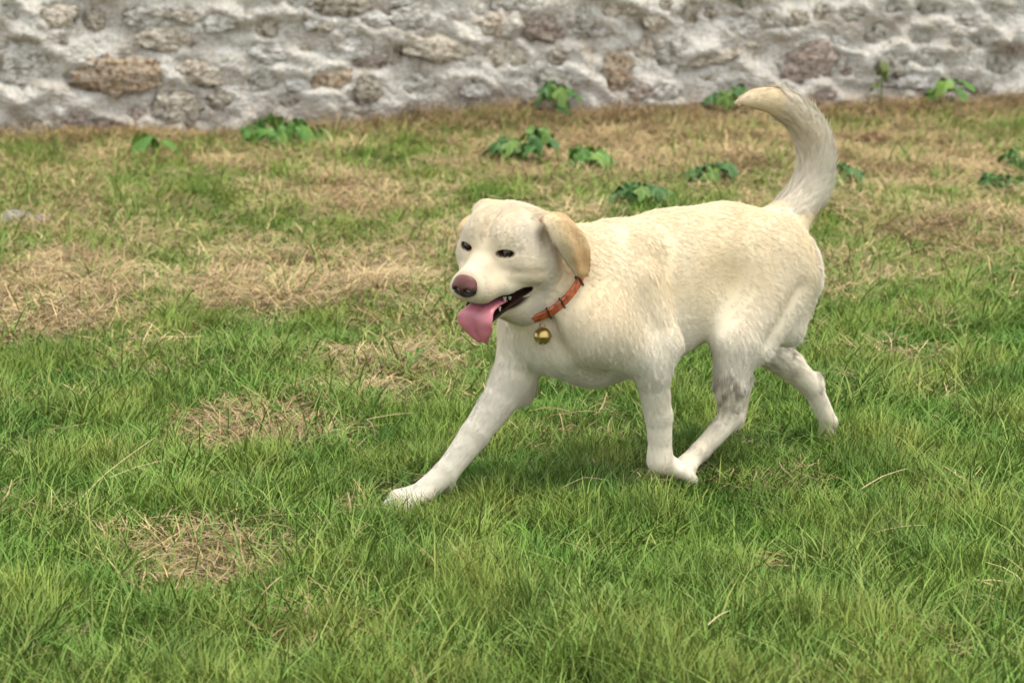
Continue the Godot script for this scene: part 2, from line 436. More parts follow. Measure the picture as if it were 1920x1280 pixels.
# dry stems lying about, each slightly arched
func straw_bunch(n: int, spread: float, l0: float, l1: float, w: float, lift: float, sd: int) -> ArrayMesh:
	var g := RandomNumberGenerator.new(); g.seed = sd
	var v := PackedVector3Array(); var nn := PackedVector3Array(); var idx := PackedInt32Array(); var col := PackedColorArray()
	for i in n:
		var a := g.randf() * TAU; var r := sqrt(g.randf()) * spread
		var c := Vector3(cos(a) * r, g.randf_range(0.002, lift), sin(a) * r)
		var da := g.randf() * TAU
		var dir := Vector3(cos(da), g.randf_range(-0.25, 0.25), sin(da)).normalized()
		var side := dir.cross(Vector3.UP).normalized()
		var L := g.randf_range(l0, l1); var arch := g.randf_range(-0.12, 0.22) * L; var sway := g.randf_range(-0.25, 0.25) * L
		var ww := w * g.randf_range(0.6, 1.3)
		var tint := Color(1, 1, 1) * lerpf(0.32, 1.35, g.randf())
		tint.b *= g.randf_range(0.8, 1.2)
		var s0 := v.size()
		for k in 5:
			var t := k / 4.0 - 0.5
			var p := c + dir * L * t + Vector3.UP * arch * (0.25 - t * t) * 2.0 + side * sway * (0.25 - t * t) * 2.0
			var wk := ww * (1.0 - absf(t) * 0.9)
			v.append(p - side * wk * 0.5); v.append(p + side * wk * 0.5)
			var nrm := (Vector3.UP + side * g.randf_range(-0.4, 0.4)).normalized()
			nn.append(nrm); nn.append(nrm); col.append(tint); col.append(tint)
		for k in 4:
			var q := s0 + k * 2
			idx.append_array([q, q + 2, q + 1, q + 1, q + 2, q + 3])
	return array_mesh(v, nn, idx, col)

func add_row(buf: PackedFloat32Array, at: int, b: Basis, p: Vector3, c: Color) -> void:
	buf[at] = b.x.x; buf[at + 1] = b.y.x; buf[at + 2] = b.z.x; buf[at + 3] = p.x
	buf[at + 4] = b.x.y; buf[at + 5] = b.y.y; buf[at + 6] = b.z.y; buf[at + 7] = p.y
	buf[at + 8] = b.x.z; buf[at + 9] = b.y.z; buf[at + 10] = b.z.z; buf[at + 11] = p.z
	buf[at + 12] = c.r; buf[at + 13] = c.g; buf[at + 14] = c.b; buf[at + 15] = 1.0

func leaf_mat() -> StandardMaterial3D:
	var m := vmat(0.6, 0.35)
	m.backlight_enabled = true; m.backlight = Color(0.5, 0.5, 0.5)
	return m

func half_width(z: float) -> float:
	return (6.0 - z) * 0.208 + 0.45

# trodden low where a paw comes down
func paw_room(x: float, z: float) -> float:
	var d := minf(Vector2(x + 0.20, z - 0.42).length(), Vector2(x - 0.36, z - 0.12).length())
	return lerpf(0.5, 1.0, smoothstep(0.05, 0.18, d))

func make_grass() -> void:
	rng.seed = 77
	var grass := PackedFloat32Array(); var coarse := PackedFloat32Array(); var straw := PackedFloat32Array()
	var N := 12800
	grass.resize(N * 16)
	var used := 0
	var lush := Color(0.125, 0.26, 0.030); var yellow := Color(0.275, 0.325, 0.065); var deep := Color(0.078, 0.18, 0.025)
	while used < N:
		var z := rng.randf_range(-6.9, 2.2)
		var hw := half_width(z)
		if rng.randf() * half_width(-6.9) > hw: continue
		var x := rng.randf_range(-hw, hw)
		if z < wall_z(x) + 0.04: continue
		# thinner in the distance
		if rng.randf() > lerpf(1.0, 0.55, smoothstep(-1.0, -5.0, z)): continue
		var d := dryness(x, z)
		var pick := rng.randf()
		if pick > 1.15 - d * 1.9: continue
		var n := patchy.get_noise_2d(x * 1.3 + 40.0, z)
		var n3 := patchy.get_noise_2d(x * 2.6 + 140.0, z * 2.6)
		var c := lush.lerp(yellow, clampf(0.24 + n * 1.0 + d * 0.75 + 0.25 * smoothstep(0.4, 1.6, z), 0.0, 1.0)).lerp(deep, clampf(n3 * 1.5, 0.0, 0.75) * (1.0 - d))
		c = c * rng.randf_range(0.75, 1.25)
		var tall := paw_room(x, z) * (1.0 + n * 0.7 + n3 * 0.4) * lerpf(1.0, 0.45, d) * lerpf(0.9, 0.6, smoothstep(-0.2, -3.5, z)) * lerpf(1.0, 1.25, smoothstep(0.4, 1.2, z))
		var s := rng.randf_range(0.75, 1.25)
		var b := Basis(Vector3.UP, rng.randf() * TAU)
		b = Basis(Vector3(1, 0, 0), rng.randf_range(-0.3, 0.3)) * Basis(Vector3(0, 0, 1), 0.12 + rng.randf_range(-0.3, 0.3)) * b.scaled_local(Vector3(s, maxf(0.3, tall * rng.randf_range(0.75, 1.2)), s))
		add_row(grass, used * 16, b, Vector3(x, ground_h(x, z) - 0.005, z), c)
		used += 1
	var g := multi(tuft(140, 0.068, 0.035, 0.09, 0.0023, 0.8, 5), leaf_mat(), grass, "lawn_grass", self)
	tag(g, "green lawn grass growing in soft tufts over the whole ground", "grass", "", "stuff")
	# thin single blades coming up through the dry places
	var thin := PackedFloat32Array()
	N = 9000
	thin.resize(N * 16)
	used = 0
	while used < N:
		var z := rng.randf_range(-6.9, 2.0)
		var hw := half_width(z)
		if rng.randf() * half_width(-6.9) > hw: continue
		var x := rng.randf_range(-hw, hw)
		if z < wall_z(x) + 0.05: continue
		var d := dryness(x, z)
		if d < 0.25 or rng.randf() > 1.1 - d * 0.75: continue
		var c := lush.lerp(yellow, rng.randf() * 0.9) * rng.randf_range(0.8, 1.2)
		var s := rng.randf_range(0.8, 1.2)
		var b := Basis(Vector3.UP, rng.randf() * TAU).scaled_local(Vector3(s, s * rng.randf_range(0.55, 1.1), s))
		add_row(thin, used * 16, b, Vector3(x, ground_h(x, z) - 0.004, z), c)
		used += 1
	g = multi(tuft(26, 0.09, 0.025, 0.075, 0.0028, 0.9, 9, 0.2), leaf_mat(), thin, "sparse_grass", self)
	tag(g, "thin scattered grass blades coming up through the dry straw", "grass", "", "stuff")
	# longer, broader blades in loose clumps
	N = 3600
	coarse.resize(N * 16)
	used = 0
	while used < N:
		var z := rng.randf_range(-6.7, 2.0)
		var hw := half_width(z)
		var x := rng.randf_range(-hw, hw)
		if z < wall_z(x) + 0.06: continue
		var n := patchy.get_noise_2d(x * 1.9 + 70.0, z * 1.9)
		if rng.randf() > maxf((0.22 + n * 1.5) * lerpf(0.25, 1.0, smoothstep(-2.0, 1.0, z)), (0.75 if x > -0.7 else 0.3) if z - wall_z(x) < 0.35 else 0.0): continue
		var wd := z - wall_z(x)
		var near_dog := Vector2(x - 0.25, z - 0.1).length() < 0.75
		var c := Color(0.12, 0.25, 0.035).lerp(Color(0.25, 0.32, 0.07), rng.randf()) * rng.randf_range(0.8, 1.15)
		if wd < 0.4 and rng.randf() < 0.65: c = Color(0.42, 0.33, 0.14) * rng.randf_range(0.6, 1.2)
		var s := rng.randf_range(0.7, 1.2)
		if wd < 0.4: s *= 0.75
		var b := Basis(Vector3.UP, rng.randf() * TAU).scaled_local(Vector3(s, s * (0.6 if near_dog else 1.0), s))
		add_row(coarse, used * 16, b, Vector3(x, ground_h(x, z) - 0.005, z), c)
		used += 1
	g = multi(tuft(12, 0.045, 0.07, 0.15, 0.0042, 0.9, 6, 0.06), leaf_mat(), coarse, "coarse_grass", self)
	tag(g, "longer broad grass blades standing above the lawn in loose clumps", "grass", "", "stuff")
	# straw: mown hay lying in the bare patches
	N = 9500
	straw.resize(N * 16)
	used = 0
	var pale := Color(0.66, 0.51, 0.27); var tan := Color(0.50, 0.36, 0.18); var brown := Color(0.33, 0.215, 0.115)
	while used < N:
		var z := rng.randf_range(-6.9, 2.0)
		var hw := half_width(z)
		if rng.randf() * half_width(-6.9) > hw: continue
		var x := rng.randf_range(-hw, hw)
		var wd := z - wall_z(x)
		if wd < 0.03: continue
		var d := dryness(x, z)
		if rng.randf() > d * d * 1.2 + 0.03: continue
		var n := patchy.get_noise_2d(x * 2.0 + 11.0, z * 2.0)
		var c := pale.lerp(tan, clampf(0.4 + n * 1.6, 0.0, 1.0)).lerp(brown, clampf(1.0 - smoothstep(0.05, 0.4, wd + n * 0.3), 0.0, 0.8))
		if rng.randf() < 0.15: c = brown
		if z > -1.0: c = c.lerp(brown, 0.35)
		c = c * rng.randf_range(0.75, 1.2)
		var s := rng.randf_range(0.6, 1.15)
		var b := Basis(Vector3(1, 0, 0), rng.randf_range(-0.25, 0.25)) * Basis(Vector3(0, 0, 1), rng.randf_range(-0.25, 0.25)) * Basis(Vector3.UP, rng.randf() * TAU).scaled_local(Vector3(s, s * (1.0 + clampf(n, 0, 1) * 2.0 + (0.9 if wd < 0.35 and x > -0.8 else 0.0)), s))
		add_row(straw, used * 16, b, Vector3(x, ground_h(x, z) - 0.002, z), c)
		used += 1
	g = multi(straw_bunch(50, 0.11, 0.04, 0.15, 0.0027, 0.028, 8), vmat(0.8, 0.3), straw, "dry_straw", self)
	tag(g, "dry mown straw lying in tan patches on the lawn and along the wall", "straw", "", "stuff")


# ---------------------------------------------------------------- the dog
# a field of tapered capsules and ellipsoids joined by a smooth minimum, meshed as surface nets
class Field:
	var A := PackedVector3Array(); var BA := PackedVector3Array(); var IL := PackedFloat32Array()
	var RA := PackedFloat32Array(); var RD := PackedFloat32Array(); var S := PackedVector3Array(); var SC := PackedFloat32Array()
	var K := PackedFloat32Array(); var OP := PackedInt32Array(); var KIND := PackedInt32Array()
	var LO := PackedVector3Array(); var HI := PackedVector3Array(); var FLOW := PackedVector3Array()
	var all := PackedInt32Array()

	func cone(a: Vector3, b: Vector3, ra: float, rb: float, k := 0.03, s := Vector3.ONE, flow := Vector3.ZERO, op := 0) -> void:
		if flow == Vector3.ZERO: flow = (b - a).normalized()
		A.append(a / s); BA.append(b / s - a / s)
		var l2 := (b / s - a / s).length_squared()
		IL.append(1.0 / l2 if l2 > 1e-10 else 0.0)
		RA.append(ra); RD.append(rb - ra); S.append(Vector3.ONE / s); SC.append(minf(s.x, minf(s.y, s.z)))
		K.append(k); OP.append(op); KIND.append(0)
		var m := maxf(ra, rb) * s
		LO.append(a.min(b) - m); HI.append(a.max(b) + m); FLOW.append(flow); all.append(A.size() - 1)

	func ball(c: Vector3, r: Vector3, k := 0.02, flow := Vector3(0, 0, -1), op := 0) -> void:
		A.append(c); BA.append(Vector3.ONE / r); IL.append(0); RA.append(minf(r.x, minf(r.y, r.z))); RD.append(0); S.append(Vector3.ONE / r); SC.append(1)
		K.append(k); OP.append(op); KIND.append(1)
		LO.append(c - r); HI.append(c + r); FLOW.append(flow); all.append(A.size() - 1)

	func one(i: int, p: Vector3) -> float:
		if KIND[i] == 0:
			var pa := p * S[i] - A[i]
			var t := clampf(pa.dot(BA[i]) * IL[i], 0.0, 1.0)
			return ((pa - BA[i] * t).length() - RA[i] - RD[i] * t) * SC[i]
		var q := (p - A[i]) * S[i]
		var k0 := q.length()
		if k0 < 1e-4: return -RA[i]
		return k0 * (k0 - 1.0) / (q * S[i]).length()

	func at(p: Vector3, cand: PackedInt32Array) -> float:
		var d := 1.0
		for i in cand:
			var e := one(i, p)
			var k := K[i]
			if OP[i] == 0:
				var h := maxf(k - absf(d - e), 0.0) / k
				d = minf(d, e) - h * h * k * 0.25
			else:
				var h := maxf(k - absf(d + e), 0.0) / k
				d = maxf(d, -e) + h * h * k * 0.25
		return d

	func near(lo: Vector3, hi: Vector3) -> PackedInt32Array:
		var out := PackedInt32Array()
		for i in A.size():
			var m := K[i] + 0.004
			if LO[i].x - m < hi.x and HI[i].x + m > lo.x and LO[i].y - m < hi.y and HI[i].y + m > lo.y and LO[i].z - m < hi.z and HI[i].z + m > lo.z:
				out.append(i)
		return out

	func flow_at(p: Vector3) -> Vector3:
		var f := Vector3.ZERO
		for i in near(p - Vector3.ONE * 0.01, p + Vector3.ONE * 0.01):
			if OP[i] == 0: f += FLOW[i] * exp(-maxf(one(i, p), 0.0) / 0.012)
		return f.normalized()

	# surface nets: [vertices, indices]
	func mesh(lo: Vector3, hi: Vector3, cell: float) -> Array:
		var nb := Vector3i(((hi - lo) / (cell * 4.0)).ceil())
		var n := nb * 4 + Vector3i.ONE
		var val := PackedFloat32Array(); val.resize(n.x * n.y * n.z); val.fill(9.0)
		var sx := n.y * n.z; var sy := n.z
		var blocks := []
		var half := cell * 2.0 * 1.75
		for bx in nb.x:
			for by in nb.y:
				for bz in nb.z:
					var b0 := lo + Vector3(bx, by, bz) * cell * 4.0
					var b1 := b0 + Vector3.ONE * cell * 4.0
					var cand := near(b0, b1)
					if cand.is_empty(): continue
					if absf(at((b0 + b1) * 0.5, cand)) > half + 0.012: continue
					blocks.append(Vector3i(bx, by, bz))
					for i in 5:
						for j in 5:
							var row := (bx * 4 + i) * sx + (by * 4 + j) * sy + bz * 4
							for k in 5:
								if val[row + k] == 9.0: val[row + k] = at(b0 + Vector3(i, j, k) * cell, cand)
		var v := PackedVector3Array(); var index := {}
		var corner := [0, 1, sy, sy + 1, sx, sx + 1, sx + sy, sx + sy + 1]
		var coff := [Vector3(0, 0, 0), Vector3(0, 0, 1), Vector3(0, 1, 0), Vector3(0, 1, 1), Vector3(1, 0, 0), Vector3(1, 0, 1), Vector3(1, 1, 0), Vector3(1, 1, 1)]
		var edges := [[0, 1], [2, 3], [4, 5], [6, 7], [0, 2], [1, 3], [4, 6], [5, 7], [0, 4], [1, 5], [2, 6], [3, 7]]
		for b in blocks:
			for i in 4:
				for j in 4:
					for k in 4:
						var at0: int = (b.x * 4 + i) * sx + (b.y * 4 + j) * sy + b.z * 4 + k
						var neg := 0
						for c in corner:
							if val[at0 + c] < 0.0: neg += 1
						if neg == 0 or neg == 8: continue
						var sum := Vector3.ZERO; var cnt := 0
						for e in edges:
							var a: float = val[at0 + corner[e[0]]]; var q: float = val[at0 + corner[e[1]]]
							if (a < 0.0) != (q < 0.0):
								sum += (coff[e[0]] as Vector3).lerp(coff[e[1]], a / (a - q)); cnt += 1
						index[at0] = v.size()
						v.append(lo + (Vector3(b.x * 4 + i, b.y * 4 + j, b.z * 4 + k) + sum / cnt) * cell)
		var idx := PackedInt32Array()
		for at0 in index:
			for ax in 3:
				var st: int = [sx, sy, 1][ax]; var s1: int = [sy, 1, sx][ax]; var s2: int = [1, sx, sy][ax]
				var inside: bool = val[at0] < 0.0
				if inside == (val[at0 + st] < 0.0): continue
				var a: int = index.get(at0, -1); var b: int = index.get(at0 - s1, -1); var c: int = index.get(at0 - s1 - s2, -1); var d: int = index.get(at0 - s2, -1)
				if a < 0 or b < 0 or c < 0 or d < 0: continue
				if inside: idx.append_array([a, c, b, a, d, c])
				else: idx.append_array([a, b, c, a, c, d])
		return [v, idx]

var body_field: Field
var head_field: Field
var mouth_first := 0

func neck_bones(f: Field, t: Transform3D) -> void:
	var hb: Vector3 = HEAD_IN_DOG * Vector3(0, -0.045, -0.085)
	var th: Vector3 = HEAD_IN_DOG * Vector3(0, -0.085, -0.065)
	f.cone(t * hb, t * Vector3(0.0, 0.455, 0.17), 0.072, 0.108, 0.05)
	f.cone(t * th, t * Vector3(0.0, 0.40, 0.215), 0.058, 0.098, 0.05)

func build_body_field() -> Field:
	var f := Field.new()
	var back := Vector3(0, 0, -1); var down := Vector3(0, -1, -0.25)
	# trunk
	f.cone(Vector3(0, 0.416, 0.15), Vector3(0, 0.446, -0.05), 0.158, 0.138, 0.05, Vector3(0.70, 1, 1), Vector3(0, -0.25, -1))
	f.cone(Vector3(0, 0.446, -0.05), Vector3(0, 0.484, -0.18), 0.138, 0.100, 0.05, Vector3(0.76, 1, 1), Vector3(0, -0.2, -1))
	f.cone(Vector3(0, 0.484, -0.18), Vector3(0, 0.474, -0.290), 0.101, 0.096, 0.05, Vector3(0.92, 1, 1), Vector3(0, -0.2, -1))
	f.cone(Vector3(0, 0.40, 0.20), Vector3(0, 0.365, 0.265), 0.115, 0.07, 0.06, Vector3.ONE, down)
	f.cone(Vector3(0, 0.328, 0.16), Vector3(0, 0.350, 0.02), 0.075, 0.07, 0.06, Vector3.ONE, Vector3(0, -0.5, -1))
	neck_bones(f, Transform3D())
	# near (left) foreleg: shoulder blade, upper arm, forearm, folded paw
	f.cone(Vector3(0.052, 0.522, 0.085), Vector3(0.102, 0.385, 0.215), 0.042, 0.060, 0.035, Vector3.ONE, down)
	f.cone(Vector3(0.098, 0.385, 0.215), Vector3(0.115, 0.310, 0.098), 0.060, 0.044, 0.05, Vector3.ONE, down)
	f.cone(Vector3(0.092, 0.47, 0.105), Vector3(0.113, 0.34, 0.068), 0.042, 0.047, 0.022, Vector3.ONE, down)
	f.cone(Vector3(0.113, 0.34, 0.070), Vector3(0.114, 0.285, 0.086), 0.044, 0.034, 0.02, Vector3.ONE, down)
	f.cone(Vector3(0.112, 0.295, 0.090), Vector3(0.098, 0.185, 0.060), 0.037, 0.0285, 0.018)
	f.cone(Vector3(0.098, 0.185, 0.058), Vector3(0.09, 0.105, 0.048), 0.0285, 0.0245, 0.008)
	f.cone(Vector3(0.09, 0.100, 0.049), Vector3(0.09, 0.085, 0.047), 0.0250, 0.0255, 0.008)
	f.cone(Vector3(0.09, 0.082, 0.05), Vector3(0.088, 0.060, 0.008), 0.0255, 0.0215, 0.010)
	for s in [-1.5, -0.5, 0.5, 1.5]:
		f.cone(Vector3(0.088 + s * 0.013, 0.058, 0.008), Vector3(0.086 + s * 0.014, 0.036 - absf(s) * 0.001, -0.034 + absf(s) * 0.006), 0.0135, 0.012, 0.008)
	# far (right) foreleg reaching ahead
	f.cone(Vector3(-0.05, 0.522, 0.09), Vector3(-0.098, 0.375, 0.245), 0.045, 0.06, 0.05, Vector3.ONE, down)
	f.cone(Vector3(-0.098, 0.375, 0.245), Vector3(-0.092, 0.25, 0.300), 0.058, 0.044, 0.05)
	f.cone(Vector3(-0.092, 0.245, 0.300), Vector3(-0.078, 0.150, 0.402), 0.042, 0.0305, 0.018)
	f.cone(Vector3(-0.078, 0.150, 0.402), Vector3(-0.07, 0.080, 0.478), 0.0305, 0.0250, 0.008)
	f.cone(Vector3(-0.092, 0.235, 0.268), Vector3(-0.09, 0.215, 0.272), 0.022, 0.018, 0.03)
	f.cone(Vector3(-0.07, 0.080, 0.480), Vector3(-0.064, 0.050, 0.535), 0.0250, 0.0250, 0.010)
	f.cone(Vector3(-0.066, 0.052, 0.468), Vector3(-0.066, 0.046, 0.466), 0.011, 0.009, 0.010)
	for s in [-1.5, -0.5, 0.5, 1.5]:
		var knuckle := Vector3(-0.063 + s * 0.0205, 0.042, 0.594 - absf(s) * 0.008)
		f.cone(Vector3(-0.064 + s * 0.012, 0.050, 0.535), knuckle, 0.0155, 0.0140, 0.004)
		f.cone(knuckle, knuckle + Vector3(s * 0.003, -0.024, 0.028 - absf(s) * 0.003), 0.0140, 0.0115, 0.003)
	# near (left) hind leg swinging ahead
	f.cone(Vector3(0.056, 0.475, -0.265), Vector3(0.090, 0.335, -0.146), 0.092, 0.054, 0.030, Vector3(0.74, 1, 1), Vector3(0, -0.7, -0.8))
	f.cone(Vector3(0.065, 0.44, -0.305), Vector3(0.09, 0.315, -0.195), 0.074, 0.052, 0.04, Vector3(0.8, 1, 1), Vector3(0, -0.7, -0.8))
	f.cone(Vector3(0.052, 0.41, -0.322), Vector3(0.070, 0.325, -0.305), 0.055, 0.040, 0.04, Vector3(0.8, 1, 1), Vector3(0, -0.7, -0.8))
	f.cone(Vector3(0.098, 0.308, -0.138), Vector3(0.092, 0.225, -0.134), 0.050, 0.039, 0.018, Vector3(0.8, 1, 1))
	f.cone(Vector3(0.092, 0.225, -0.134), Vector3(0.082, 0.150, -0.143), 0.039, 0.0260, 0.008, Vector3(0.85, 1, 1))
	f.cone(Vector3(0.088, 0.235, -0.185), Vector3(0.081, 0.143, -0.165), 0.012, 0.0135, 0.014)
	f.cone(Vector3(0.082, 0.150, -0.143), Vector3(0.075, 0.085, -0.070), 0.0245, 0.0210, 0.010)
	f.cone(Vector3(0.075, 0.085, -0.070), Vector3(0.072, 0.06, -0.035), 0.0210, 0.0215, 0.008)
	for s in [-1.5, -0.5, 0.5, 1.5]:
		f.cone(Vector3(0.072 + s * 0.010, 0.058, -0.035), Vector3(0.071 + s * 0.013, 0.045, 0.0 - absf(s) * 0.006), 0.0145, 0.0125, 0.008)
	# far (right) hind leg pushing off behind
	f.cone(Vector3(-0.07, 0.47, -0.265), Vector3(-0.088, 0.31, -0.275), 0.092, 0.064, 0.05, Vector3(0.72, 1, 1), Vector3(0, -0.7, -0.8))
	f.cone(Vector3(-0.065, 0.43, -0.310), Vector3(-0.085, 0.30, -0.325), 0.072, 0.056, 0.04, Vector3(0.8, 1, 1), Vector3(0, -0.7, -0.8))
	f.cone(Vector3(-0.086, 0.30, -0.30), Vector3(-0.076, 0.205, -0.425), 0.054, 0.033, 0.02)
	f.cone(Vector3(-0.076, 0.205, -0.425), Vector3(-0.07, 0.150, -0.485), 0.033, 0.0250, 0.008)
	f.cone(Vector3(-0.07, 0.168, -0.50), Vector3(-0.07, 0.152, -0.508), 0.014, 0.013, 0.012)
	f.cone(Vector3(-0.07, 0.150, -0.488), Vector3(-0.063, 0.06, -0.535), 0.0235, 0.0195, 0.010)
	f.cone(Vector3(-0.063, 0.06, -0.535), Vector3(-0.06, 0.028, -0.525), 0.0195, 0.0210, 0.008)
	for s in [-1.5, -0.5, 0.5, 1.5]:
		f.cone(Vector3(-0.06 + s * 0.010, 0.030, -0.525), Vector3(-0.06 + s * 0.013, 0.014, -0.492 - absf(s) * 0.005), 0.0145, 0.0125, 0.008)
	# hollows of the flank, behind the shoulder and along the thigh
	for s in [-1.0, 1.0]:
		f.ball(Vector3(s * 0.148, 0.445, -0.115), Vector3(0.040, 0.055, 0.055), 0.05, Vector3.BACK, 1)
		f.cone(Vector3(s * 0.150, 0.505, 0.005), Vector3(s * 0.158, 0.385, 0.000), 0.022, 0.026, 0.03, Vector3.ONE, Vector3.BACK, 1)
	f.cone(Vector3(0.128, 0.43, -0.160), Vector3(0.122, 0.355, -0.092), 0.008, 0.008, 0.022, Vector3.ONE, Vector3.BACK, 1)
	f.cone(Vector3(0.142, 0.42, -0.285), Vector3(0.140, 0.315, -0.205), 0.010, 0.010, 0.03, Vector3.ONE, Vector3.BACK, 1)
	f.cone(Vector3(0.060, 0.415, 0.315), Vector3(0.085, 0.335, 0.300), 0.010, 0.010, 0.03, Vector3.ONE, Vector3.BACK, 1)
	# tail: a smooth curve, thick at the root
	var tl := [[0.0, 0.515, -0.315, 0.044], [0.0, 0.588, -0.399, 0.041], [0.0, 0.650, -0.427, 0.0375], [0.001, 0.712, -0.419, 0.0355], [0.004, 0.766, -0.380, 0.0325], [0.009, 0.803, -0.318, 0.0285], [0.012, 0.816, -0.255, 0.021], [0.013, 0.813, -0.212, 0.008]]
	var last := Vector3.ZERO; var lr := 0.0
	for i in 29:
		var t := i / 28.0 * 7.0
		var j := mini(int(t), 6)
		var q := []
		for k in 4: q.append(cubic_interpolate(tl[j][k], tl[j + 1][k], tl[maxi(j - 1, 0)][k], tl[mini(j + 2, 7)][k], t - j))
		var p := Vector3(q[0], q[1], q[2])
		if i > 0: f.cone(last, p, lr, q[3], 0.022 if i < 4 else 0.006)
		last = p; lr = q[3]
	return f

func build_head_field() -> Field:
	var f := Field.new()
	neck_bones(f, HEAD_IN_DOG.affine_inverse())
	# skull
	f.ball(Vector3(0, 0.014, -0.068), Vector3(0.080, 0.054, 0.080), 0.03, Vector3(0, 0.15, -1))
	f.ball(Vector3(0, 0.018, -0.022), Vector3(0.062, 0.043, 0.040), 0.03, Vector3(0, 0.6, -1))
	for s in [-1.0, 1.0]:
		f.ball(Vector3(s * 0.036, 0.014, -0.010), Vector3(0.026, 0.022, 0.020), 0.018, Vector3(s * 0.2, 0.6, -1))
		f.ball(Vector3(s * 0.062, -0.042, -0.062), Vector3(0.042, 0.054, 0.060), 0.03, Vector3(s * 0.3, -0.3, -1))
		f.cone(Vector3(s * 0.050, -0.022, -0.005), Vector3(s * 0.070, -0.030, -0.075), 0.021, 0.026, 0.025, Vector3.ONE, Vector3(s * 0.3, -0.1, -1))
	# muzzle and its flews
	f.cone(Vector3(0, -0.030, -0.010), Vector3(0, -0.043, 0.072), 0.040, 0.0285, 0.025, Vector3.ONE, Vector3(0, 0.1, -1))
	for s in [-1.0, 1.0]:
		f.cone(Vector3(s * 0.040, -0.060, -0.020), Vector3(s * 0.0245, -0.064, 0.068), 0.0255, 0.0245, 0.02, Vector3.ONE, Vector3(s * 0.25, -0.25, -1))
		f.cone(Vector3(s * 0.058, -0.064, -0.025), Vector3(s * 0.044, -0.070, 0.015), 0.016, 0.019, 0.014, Vector3.ONE, Vector3(s * 0.25, -0.1, -1))
		f.cone(Vector3(s * 0.036, -0.020, 0.002), Vector3(s * 0.052, -0.036, -0.022), 0.014, 0.012, 0.014, Vector3.ONE, Vector3(s * 0.25, -0.1, -1))
	f.ball(Vector3(0, -0.056, 0.077), Vector3(0.0345, 0.029, 0.0225), 0.015, Vector3(0, -0.2, -1))
	# lower jaw hanging open
	f.cone(Vector3(0, -0.105, -0.050), Vector3(0, -0.138, 0.040), 0.040, 0.020, 0.02, Vector3(1.1, 1, 1), Vector3(0, -0.3, -1))
	for s in [-1.0, 1.0]:
		f.cone(Vector3(s * 0.056, -0.088, -0.035), Vector3(s * 0.022, -0.128, 0.052), 0.016, 0.012, 0.014, Vector3.ONE, Vector3(s * 0.2, -0.3, -1))
	# loose skin of the throat hangs over the front of the collar
	f.cone(Vector3(0.030, -0.135, -0.055), Vector3(-0.045, -0.120, -0.060), 0.042, 0.040, 0.03, Vector3.ONE, Vector3(0, -0.6, -0.8))
	# folds of the cheek drawn up by the open mouth
	for s in [-1.0, 1.0]:
		f.cone(Vector3(s * 0.051, -0.046, 0.014), Vector3(0.089 * s if s > 0 else -0.074, -0.058, -0.034), 0.0095, 0.0125, 0.010, Vector3.ONE, Vector3(s * 0.3, -0.1, -1))
		f.cone(Vector3(s * 0.052, -0.025, 0.004), Vector3(0.090 * s if s > 0 else -0.074, -0.033, -0.036), 0.009, 0.010, 0.012, Vector3.ONE, Vector3(s * 0.3, -0.1, -1))
		f.cone(Vector3(s * 0.030, 0.013, 0.009), Vector3(s * 0.060, 0.010, -0.005), 0.0105, 0.009, 0.007, Vector3.ONE, Vector3(s * 0.3, 0.5, -1))
	# ear roots
	for s in [-1.0, 1.0]:
		f.cone(Vector3(s * 0.058, 0.034, -0.085), Vector3(0.094 if s > 0 else -0.076, 0.036 if s > 0 else 0.022, -0.095), 0.026, 0.018, 0.02, Vector3.ONE, Vector3(s, -0.4, -0.6))
	# the mouth is cut out, then the eye slits
	f.cone(Vector3(0, 0.078, -0.045), Vector3(0, 0.032, 0.024), 0.004, 0.006, 0.022, Vector3.ONE, Vector3(0, 0, -1), 1)
	mouth_first = f.A.size()
	f.cone(Vector3(0, -0.101, -0.020), Vector3(0, -0.113, 0.10), 0.014, 0.024, 0.006, Vector3(2.7, 1, 1), Vector3(0, 0, -1), 1)
	for s in [-1.0, 1.0]:
		f.cone(Vector3(s * 0.066, -0.082, -0.026), Vector3(s * 0.036, -0.104, 0.045), 0.010, 0.0165, 0.006, Vector3.ONE, Vector3(0, 0, -1), 1)
	for s in [-1.0, 1.0]:
		f.ball(Vector3(s * 0.0445, 0.000, 0.012), Vector3(0.0150, 0.0067, 0.016), 0.004, Vector3(0, 0, -1), 1)
		f.ball(Vector3(s * 0.046, 0.010, -0.062) + Vector3(s * 0.046, 0.0, 0.0), Vector3(0.012, 0.022, 0.012), 0.01, Vector3(0, 0, -1), 1)
	return f

